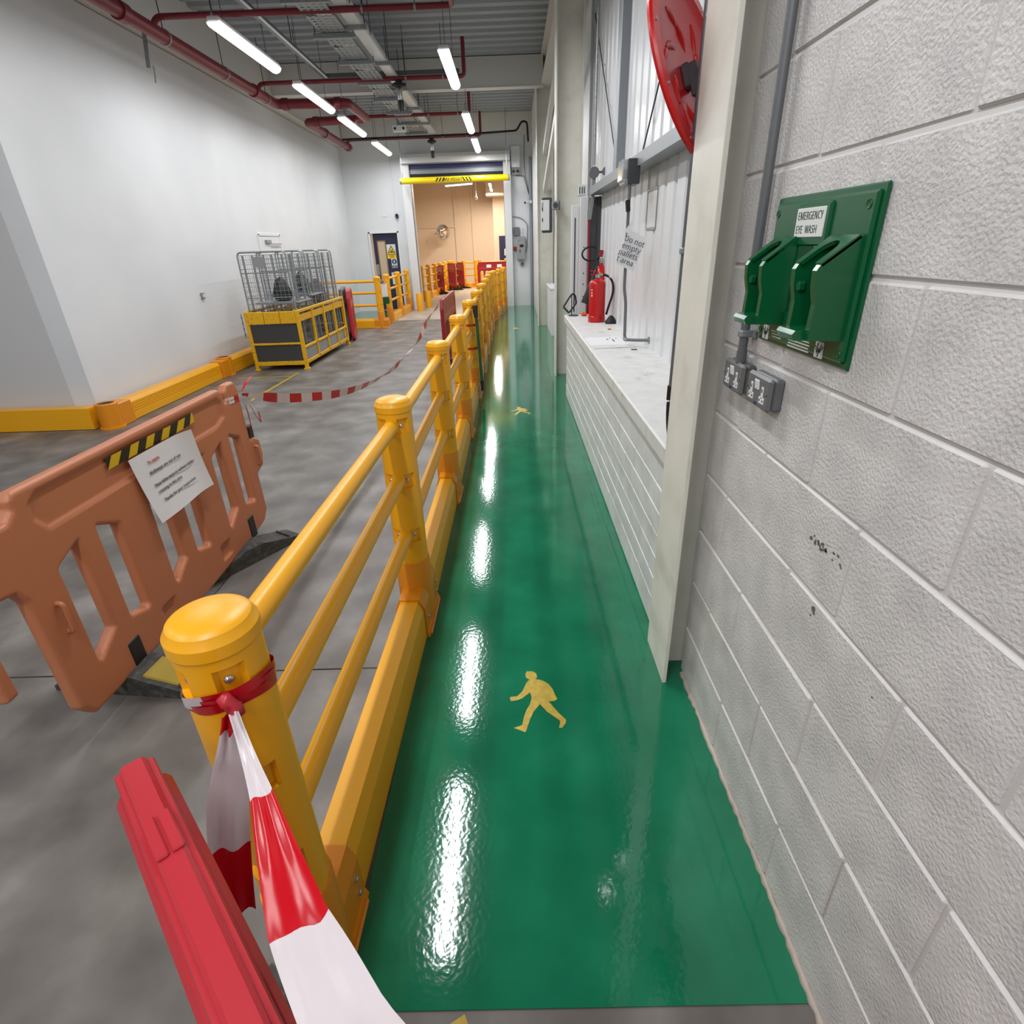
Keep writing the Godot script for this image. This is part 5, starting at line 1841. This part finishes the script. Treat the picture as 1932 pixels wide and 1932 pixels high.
	b.lathe([Vector2(0, 0), Vector2(0.078, 0), Vector2(0.084, 0.01), Vector2(0.084, 0.36), Vector2(0.08, 0.41), Vector2(0.066, 0.455), Vector2(0.042, 0.488), Vector2(0.026, 0.50), Vector2(0.024, 0.53), Vector2(0, 0.53)], 36, Transform3D(), 0.7)
	obj("cylinder", b, M.extinguisher_red, ex)
	b = MB.new()
	b.lathe([Vector2(0.024, 0.528), Vector2(0.026, 0.535), Vector2(0.026, 0.575), Vector2(0, 0.58)], 14)
	obj("valve", b, M.bright_steel, ex)
	b = MB.new()
	b.box(Vector3(0.0, 0.625, 0), Vector3(0.045, 0.07, 0.02), 0.006, Basis(Vector3.BACK, -0.2))
	obj("lever", b, M.maroon_plastic, ex)
	pp = []
	for i in 29:
		var a := -0.4 - TAU * 0.80 * i / 28.0
		pp.append(Vector3(-0.115 + cos(a) * 0.095, 0.625 + sin(a) * 0.07, 0.01))
	b = MB.new()
	b.tube(pp, 0.0095, 8)
	b.tube([Vector3(-0.115 + 0.0875, 0.598, 0.01), Vector3(-0.03, 0.55, 0.0), Vector3(-0.06, 0.45, 0.05), Vector3(-0.085, 0.40, 0.075)], 0.0095, 8)
	obj("hose", b, M.black_rubber, ex)
	b = MB.new()
	b.tube([Vector3(-0.07, 0.42, 0.07), Vector3(-0.175, 0.12, 0.085)], [0.022, 0.05], 16)
	obj("horn", b, M.black_plastic, ex)
	obj("yellow_label", one_box(Vector3(-0.012, 0.445, 0.063), Vector3(0.026, 0.055, 0.004), 0.001, Basis(Vector3.RIGHT, -0.5)), M.sign_yellow, ex)
	# bits left on the ledge
	b = MB.new()
	b.lathe([Vector2(0.062, 0.0), Vector2(0.058, 0.02), Vector2(0.03, 0.06), Vector2(0.012, 0.078), Vector2(0, 0.08)], 12, Transform3D(Basis().scaled(Vector3(1, 1, 0.75)), Vector3(0.985, 0.932, -5.80)), 0.2)
	for i in b.v.size():
		b.v[i] += Vector3(0.006 * sin(b.v[i].y * 130), 0, 0.005 * cos(b.v[i].y * 110))
	tag(obj("plastic_clump", b, M.black_rubber), "crumpled black plastic clump beside the front extinguisher", "clump")
	tag(obj("paper_sheet", one_box(Vector3(0.768, 0.9335, -4.73), Vector3(0.30, 0.003, 0.42), 0.0, Basis(Vector3.UP, 0.02)), M.paper), "white paper sheet with a few marks lying on the ledge", "paper")
	b = MB.new()
	for q in [[0.79, -4.80, 0.012, 0.05], [0.83, -4.74, 0.012, 0.11], [0.87, -4.85, 0.012, 0.03], [0.82, -4.86, 0.01, 0.03]]:
		b.box(Vector3(q[0], 0.9355, q[1]), Vector3(q[2], 0.001, q[3]))
	tag(obj("pen_marks", b, M.print_grey), "grey pen marks written on the paper sheet on the ledge", "writing")
	tag(obj("board_offcut", one_box(Vector3(0.78, 0.936, -4.43), Vector3(0.33, 0.008, 0.10), 0.001, Basis(Vector3.UP, 0.04)), M.ledge_paint), "pale board offcut lying just in front of the paper sheet", "board")
	tag(obj("bolt_hole_cover", one_box(Vector3(0.912, 0.934, -4.29), Vector3(0.045, 0.005, 0.028), 0.002), M.black_plastic), "small black plastic scrap on the ledge near the conduit", "scrap")
	tag(obj("orange_fragment", one_box(Vector3(0.90, 0.937, -5.38), Vector3(0.03, 0.01, 0.02), 0.003), M.mop_orange), "tiny orange plastic fragment on the ledge", "fragment")
	tag(obj("orange_cloth", one_box(Vector3(0.80, 0.95, -6.52), Vector3(0.07, 0.035, 0.06), 0.014), M.mop_orange), "small orange cloth scrap behind the front extinguisher", "cloth")
	b = MB.new()
	pp = [Vector3(0.664, 1.165, -6.55), Vector3(0.571, 1.031, -6.55), Vector3(0.633, 0.965, -6.55), Vector3(0.715, 1.066, -6.55)]
	var tr := thing("tape_dispenser", "black looped handle with a green grip standing at the far end of the ledge", "dispenser")
	obj("handle", one_tube(bent([pp[1], pp[0], Vector3(0.70, 1.15, -6.55), pp[3], pp[2]], 0.015, 3), 0.0095, 8), M.black_plastic, tr)
	obj("grip", one_tube([pp[1], pp[2]], 0.011, 8), M.leaf_green, tr)
	obj("rod", one_tube([Vector3(0.663, 1.16, -6.57), Vector3(0.665, 0.94, -6.57)], 0.005, 8), M.black_plastic, tr)
	obj("base", one_tube([Vector3(0.685, 0.932, -6.56), Vector3(0.685, 0.942, -6.56)], 0.055, 16), M.dark_steel, tr)
	# white frame, grey post and fittings at the far end
	var fw := thing("door_frame_panel", "white plastic door frame standing upright at the far end of the ledge", "frame", Vector3(0.80, 0.0, -7.2))
	obj("outer", one_box(Vector3(0.055, 1.07, 0.0), Vector3(0.095, 2.14, 0.06), 0.006), M.white_plastic, fw)
	obj("inner", one_box(Vector3(-0.045, 1.03, -0.02), Vector3(0.085, 2.06, 0.05), 0.006), M.white_plastic, fw)
	obj("seal", one_box(Vector3(-0.045, 1.42, 0.007), Vector3(0.014, 1.02, 0.004)), M.dark_steel, fw)
	for q in [1.08, 1.22, 1.34, 1.62]:
		obj("screw_hole", one_tube([Vector3(0.06, q, 0.03), Vector3(0.06, q, 0.0325)], 0.007, 10), M.black_plastic, fw)
	obj("hinge", one_box(Vector3(0.105, 1.96, 0.02), Vector3(0.03, 0.12, 0.05), 0.006), M.galvanised, fw)
	b = one_box(Vector3(0.97, 1.065, -7.15), Vector3(0.10, 2.13, 0.12), 0.004)
	b.box(Vector3(1.012, 1.065, -7.05), Vector3(0.03, 2.13, 0.02), 0.004)
	tag(obj("steel_post", b, M.dark_steel), "dark grey steel post standing behind the extinguishers below the rail", "post")
	b = MB.new()
	b.tube([Vector3(0.895, 1.95, -7.08), Vector3(0.91, 1.5, -7.08), Vector3(0.90, 0.0, -7.08)], 0.012, 8)
	tag(obj("red_cable", b, M.maroon_plastic), "dark red cable running down beside the white frame", "cable")
	co = thing("conduit", "grey conduit with a round junction box at the far end of the cladding", "conduit", Vector3(0.93, 0, -7.0))
	obj("pipe", one_tube([Vector3(0, 2.42, 0), Vector3(0.0, 4.8, 0)], 0.0135, 12), M.galvanised, co)
	obj("junction", one_tube([Vector3(0, 2.35, -0.03), Vector3(0, 2.35, 0.035)], 0.055, 18), M.conduit_grey, co)
	obj("spur", one_tube([Vector3(0.04, 2.35, 0), Vector3(0.13, 2.36, 0.02)], 0.012, 10), M.conduit_grey, co)
	obj("round_box", one_tube([Vector3(0.14, 2.36, -0.02), Vector3(0.14, 2.36, 0.05)], 0.05, 18), M.conduit_grey, co)
	for i in 3:
		obj("cable", one_tube([Vector3(-0.012 + i * 0.014, 2.32, 0.01), Vector3(-0.02 + i * 0.012, 2.1, 0.02), Vector3(-0.05 + i * 0.012, 1.9, 0.02)], 0.007, 8), M.grey_plastic, co)
	var es := thing("exit_sign", "pale green exit sign box mounted beside the far cream column", "sign", Vector3(0.885, 2.24, -7.735), 0.12)
	obj("box", one_box(Vector3.ZERO, Vector3(0.10, 0.12, 0.05), 0.006), M.white_plastic, es)
	obj("face", one_box(Vector3(0.0, 0, 0.026), Vector3(0.085, 0.10, 0.003)), M.print_white, es)
	b = MB.new()
	for x in [-0.03, 0.0, 0.026]:
		b.box(Vector3(x, 0, 0.028), Vector3(0.012, 0.07, 0.001))
	obj("symbol", b, M.leaf_green, es)
	# panel on the far column
	var fp := thing("indicator_panel", "white panel with dark arrow marks hung on the far column, cable looping below", "panel", Vector3(0.47, 2.0, -8.06), 0.0)
	obj("case", one_box(Vector3(0.012, 0, -0.03), Vector3(0.135, 0.40, 0.07), 0.012), M.dark_steel, fp)
	obj("front", one_box(Vector3(-0.012, 0, 0.0), Vector3(0.108, 0.345, 0.03), 0.004), M.white_plastic, fp)
	b = MB.new()
	for y in [0.05, -0.07]:
		b.extrude(P([-0.055, y + 0.03, -0.04, y + 0.045, -0.04, y, -0.05, y - 0.012]), 0.002, Transform3D(Basis(), Vector3(0, 0, 0.0145)))
	for i in 5:
		b.box(Vector3(-0.046, 0.14 - i * 0.012, 0.0155), Vector3(0.03, 0.004, 0.001), 0.0, Basis(Vector3.BACK, 0.7))
	obj("marks", b, M.print_black, fp)
	obj("printed_note", one_box(Vector3(0.002, -0.085, 0.0155), Vector3(0.05, 0.06, 0.001)), M.print_white, fp)
	obj("cable", one_tube(bent([Vector3(0.0, -0.20, -0.02), Vector3(0.0, -0.23, -0.02), Vector3(0.10, -0.20, 0.0), Vector3(0.115, -0.05, 0.03), Vector3(0.09, 0.05, 0.06)], 0.03, 4), 0.0055, 8), M.dark_steel, fp)
	var jb := thing("junction_box", "grey square junction box with a round dark lid on the far column edge", "box", Vector3(0.565, 2.09, -7.72))
	obj("box", one_box(Vector3(0, 0, 0), Vector3(0.085, 0.095, 0.06), 0.008), M.grey_plastic, jb)
	obj("lid", one_tube([Vector3(0, 0, 0.03), Vector3(0, 0, 0.036)], 0.03, 18), M.dark_steel, jb)
	obj("lug", one_box(Vector3(0.05, 0, -0.01), Vector3(0.015, 0.10, 0.03), 0.003), M.conduit_grey, jb)
	b = one_box(Vector3(0.60, 1.30, -13.3), Vector3(0.05, 0.10, 0.05), 0.006)
	b.box(Vector3(0.60, 1.30, -13.25), Vector3(0.03, 0.03, 0.06), 0.006)
	tag(obj("call_point", b, M.extinguisher_red), "small red call point on the third column far along the walkway", "call point")

func block_wall_things() -> void:
	var b: MB
	var wall := Basis(Vector3(0, 0, 1), Vector3(0, 1, 0), Vector3(-1, 0, 0))
	# eye wash station
	var ew := thing("eyewash_station", "green emergency eye wash station with two bottle holders on the block wall", "eyewash", Vector3(0.681, 1.593, -1.35))
	ew.basis = wall
	b = MB.new()
	b.box(Vector3(0, 0, 0.004), Vector3(0.442, 0.335, 0.008), 0.003)
	b.box(Vector3(0, 0, 0.010), Vector3(0.418, 0.311, 0.012), 0.005)
	obj("back_plate", b, M.eyewash_green, ew)
	obj("label_frame", one_box(Vector3(-0.010, 0.104, 0.017), Vector3(0.150, 0.086, 0.012), 0.005), M.eyewash_green, ew)
	var lab := obj("label", one_box(Vector3(-0.013, 0.109, 0.0235), Vector3(0.126, 0.058, 0.003), 0.001), M.print_white, ew)
	text("EMERGENCY", 0.0135, M.print_black, lab, Transform3D(Basis.from_scale(Vector3(1.06, 1.15, 1)), Vector3(-0.013, 0.1225, 0.0252)))
	text("EYE  WASH", 0.0135, M.print_black, lab, Transform3D(Basis.from_scale(Vector3(1.06, 1.15, 1)), Vector3(-0.022, 0.0955, 0.0252)))
	for cx in [-0.112, 0.143]:
		b = MB.new()
		# trough: thick side cheeks, upright below and sloping back above
		var side := Basis(Vector3(0, 0, 1), Vector3(0, 1, 0), Vector3(-1, 0, 0))
		var cheek := P([0.0, 0.082, 0.010, 0.080, 0.074, 0.032, 0.080, 0.022, 0.078, -0.008, 0.070, -0.040, 0.072, -0.108, 0.0, -0.112])
		for sx in [-0.052, 0.035]:
			b.extrude(cheek, 0.017, Transform3D(side, Vector3(cx + sx + 0.017, 0, 0.014)))
		# sloping cover with a deep rounded scoop out of its front edge
		var cover := PackedVector2Array([Vector2(-0.052, 0.0), Vector2(-0.052, -0.080), Vector2(-0.030, -0.080)])
		for i in 9:
			var a := PI - PI * i / 8.0
			cover.append(Vector2(cos(a) * 0.029, -0.042 + sin(a) * 0.026))
		cover.append_array(PackedVector2Array([Vector2(0.030, -0.080), Vector2(0.052, -0.080), Vector2(0.052, 0.0)]))
		var slope := Vector3(0, -0.048, 0.064).normalized()
		b.extrude(cover, 0.008, Transform3D(Basis(Vector3(1, 0, 0), -slope, Vector3(1, 0, 0).cross(-slope)), Vector3(cx, 0.077, 0.020)))
		b.box(Vector3(cx, -0.015, 0.018), Vector3(0.09, 0.18, 0.008))
		obj("holder", b, M.eyewash_green, ew)
		b = MB.new()
		b.extrude(P([0.0, -0.112, 0.092, -0.110, 0.098, -0.098, 0.092, -0.090, 0.0, -0.088]), 0.074, Transform3D(side, Vector3(cx + 0.037, 0, 0.014)))
		obj("shelf", b, M.eyewash_green, ew)
		b = MB.new()
		for sx in [-0.035, 0.035]:
			b.box(Vector3(cx + sx, -0.012, 0.076), Vector3(0.012, 0.022, 0.02), 0.005)
		obj("retaining_lug", b, M.eyewash_green, ew)
	obj("mirror_plate", one_box(Vector3(0.012, -0.012, 0.0175), Vector3(0.135, 0.150, 0.003), 0.001), M.mirror_glass, ew)
	obj("mirror_lower", one_box(Vector3(0.012, -0.095, 0.02), Vector3(0.135, 0.03, 0.012), 0.003), M.eyewash_green, ew)
	for q in [Vector3(-0.196, 0.132, 0.016), Vector3(0.187, 0.133, 0.016), Vector3(-0.196, -0.138, 0.016), Vector3(0.192, -0.138, 0.016)]:
		b = MB.new()
		b.lathe([Vector2(0.009, 0.0), Vector2(0.008, 0.002), Vector2(0.004, 0.0005), Vector2(0, 0.0005)], 14, Transform3D(Basis(Vector3.RIGHT, PI / 2), q))
		obj("screw", b, M.leaf_green, ew)
	for q in [[-0.158, "nearer"], [0.118, "farther"]]:
		obj("picture_plate", one_box(Vector3(q[0], -0.141, 0.0165), Vector3(0.034, 0.034, 0.002)), M.print_white, ew)
		b = MB.new()
		for i in 5:
			b.box(Vector3(q[0] - 0.010 + i * 0.005, -0.141 + 0.006 * sin(i * 2.3), 0.018), Vector3(0.0022, 0.018, 0.0008), 0.0, Basis(Vector3.BACK, 0.5 - i * 0.3))
		obj("picture_lines", b, M.print_black, ew)
	b = MB.new()
	for i in 3:
		b.box(Vector3(-0.098 + 0.002 * i, -0.133 - i * 0.0065, 0.0165), Vector3(0.062 - 0.008 * i, 0.0028, 0.001))
	for i in 5:
		b.box(Vector3(0.022, -0.127 - i * 0.0068, 0.0165), Vector3(0.105 - 0.005 * (i % 2), 0.003, 0.001))
	obj("small_print", b, M.print_white, ew)
	# sockets
	var k := 0
	for z in [-1.632, -1.450]:
		var s := thing("double_socket", "grey metal double socket outlet %s" % ("below the conduit, next to the column" if k == 0 else "under the eye wash station, the one farther from the column"), "socket", Vector3(0.681, 1.311, z), 0.0, "double sockets")
		s.basis = wall
		obj("back_box", one_box(Vector3(0, 0, 0.013), Vector3(0.140, 0.082, 0.026), 0.006), M.socket_grey, s)
		obj("front_plate", one_box(Vector3(0, 0, 0.033), Vector3(0.143, 0.085, 0.016), 0.007), M.socket_grey, s)
		for x in [-0.034, 0.034]:
			b = MB.new()
			b.box(Vector3(x, 0.002, 0.0415), Vector3(0.012, 0.030, 0.002), 0.0008)
			b.box(Vector3(x, -0.018, 0.0415), Vector3(0.031, 0.017, 0.002), 0.0008)
			var ins := obj("socket_insert", b, M.white_plastic, s)
			b = MB.new()
			b.box(Vector3(x, 0.007, 0.0427), Vector3(0.004, 0.009, 0.0006))
			for sx in [-0.009, 0.009]:
				b.box(Vector3(x + sx, -0.018, 0.0427), Vector3(0.005, 0.005, 0.0006))
			obj("pin_holes", b, M.black_plastic, ins)
			obj("screw", one_tube([Vector3(x * 1.75, 0.0, 0.041), Vector3(x * 1.75, 0.0, 0.042)], 0.0022, 8), M.black_plastic, s)
		for x in [-0.007, 0.007]:
			obj("rocker", one_box(Vector3(x, 0.017, 0.0425), Vector3(0.0105, 0.026, 0.005), 0.0015, Basis(Vector3.RIGHT, 0.12)), M.white_plastic, s)
		obj("badge", one_box(Vector3(0, -0.032, 0.0413), Vector3(0.018, 0.007, 0.0008)), M.sign_blue, s)
		k += 1
	var co := thing("conduit", "grey conduit running up the block wall from the sockets past the eye wash station", "conduit", Vector3(0.655, 0, -1.622))
	obj("pipe", one_tube([Vector3(0, 1.35, 0), Vector3(0, 4.8, 0)], 0.0125, 14), M.conduit_grey, co)
	obj("coupler", one_tube([Vector3(0, 1.352, 0), Vector3(0, 1.385, 0)], 0.0145, 14), M.conduit_grey, co)
	b = one_box(Vector3(0.0, 1.432, 0), Vector3(0.031, 0.02, 0.031), 0.004)
	b.box(Vector3(0.018, 1.432, 0.022), Vector3(0.012, 0.02, 0.024), 0.003)
	obj("saddle", b, M.galvanised, co)
	# scuffs: chips of dark dirt along the rubbed line of the block wall
	var r := RandomNumberGenerator.new()
	r.seed = 12
	b = MB.new()
	for i in 150:
		var z := r.randf_range(-1.12, -0.5)
		var dense := 0.5 + 0.5 * sin(z * 17.0 + 1.0)
		if r.randf() > dense + 0.15:
			continue
		var y := 1.047 + r.randfn() * 0.006
		var s := r.randf_range(0.0012, 0.0045) * (0.5 + dense)
		b.extrude(P([-s, 0, -s * 0.3, -s * 0.6, s * 0.9, -s * 0.2, s * 0.5, s * 0.7, -s * 0.4, s * 0.5]), 0.0012, Transform3D(wall * Basis(Vector3.BACK, r.randf_range(-0.6, 0.3)), Vector3(0.6815, y, z)))
	for q in [[-1.055, 0.893, 0.010], [-1.05, 0.885, 0.006], [-1.128, 1.042, 0.007], [-1.095, 1.045, 0.006], [-1.06, 0.872, 0.004], [-0.81, 0.86, 0.003], [-0.58, 1.063, 0.013], [-0.56, 1.058, 0.009]]:
		var s: float = q[2]
		b.extrude(P([-s, 0, -s * 0.5, -s * 0.9, s * 0.3, -s * 0.5, s * 0.8, s * 0.1, s * 0.2, s * 0.8, -s * 0.5, s * 0.5]), 0.0012, Transform3D(wall, Vector3(0.6815, q[1], q[0])))
	var sc := obj("scuff_marks", b, M.dark_edge, get_node("wall_right"))
	sc.set_meta("kind", "stuff")

func marks() -> void:
	var fig := P([-0.029, -0.178, -0.036, -0.160, -0.034, -0.140, -0.019, -0.127, -0.032, -0.110, -0.051, -0.059, -0.073, -0.032, -0.101, -0.029, -0.103, -0.018, -0.098, -0.006, -0.074, -0.010, -0.052, -0.020, -0.020, -0.052, -0.015, -0.036, -0.014, -0.017, -0.023, 0.017, -0.036, 0.042, -0.047, 0.078, -0.055, 0.119, -0.067, 0.125, -0.087, 0.133, -0.075, 0.139, -0.044, 0.155, -0.039, 0.145, -0.034, 0.126, -0.023, 0.090, -0.009, 0.054, 0.019, 0.014, 0.044, 0.054, 0.092, 0.101, 0.093, 0.111, 0.086, 0.138, 0.099, 0.138, 0.113, 0.115, 0.117, 0.100, 0.090, 0.062, 0.054, 0.0, 0.077, -0.001, 0.091, -0.011, 0.085, -0.028, 0.076, -0.066, 0.061, -0.097, 0.040, -0.117, 0.023, -0.125, 0.009, -0.127, 0.014, -0.146, 0.010, -0.165, -0.003, -0.176])
	var flipped := PackedVector2Array()
	for p in fig:
		flipped.append(Vector2(p.x, -p.y))
	var k := 0
	for at in [Vector3(0.045, 0.0032, -1.68), Vector3(0.05, 0.0032, -6.02), Vector3(0.05, 0.0032, -12.7)]:
		var b := MB.new()
		b.extrude(flipped, 0.0012, Transform3D(Basis(Vector3(1, 0, 0), Vector3(0, 0, -1), Vector3(0, 1, 0)), at))
		var names := ["yellow painted walking man on the green walkway, nearest the camera", "yellow painted walking man on the green walkway, middle one of three", "yellow painted walking man on the green walkway, farthest one"]
		tag(obj("walking_man_symbol", b, M.floor_yellow), names[k], "floor symbol", "walking man symbols")
		k += 1
	var lines := [[Vector3(-4.16, 0, -8.33), Vector3(-3.38, 0, -8.36), 0.03, "thin yellow floor line running across towards the stillage foot"], [Vector3(-3.33, 0, -8.62), Vector3(-3.35, 0, -6.9), 0.04, "yellow floor line running from the stillage towards the camera"]]
	for q in lines:
		var d: Vector3 = q[1] - q[0]
		tag(obj("floor_line", one_box((q[0] + q[1]) / 2 + Vector3(0, 0.001, 0), Vector3(q[2], 0.003, d.length()), 0.0, facing(d)), M.floor_yellow), q[3], "floor line")
	tag(obj("floor_line", one_box(Vector3(-0.17, 0.001, -0.625), Vector3(0.05, 0.003, 0.08), 0.0, Basis(Vector3.UP, 0.5)), M.floor_yellow), "scrap of yellow floor paint on the bare concrete at the bottom edge", "floor line")
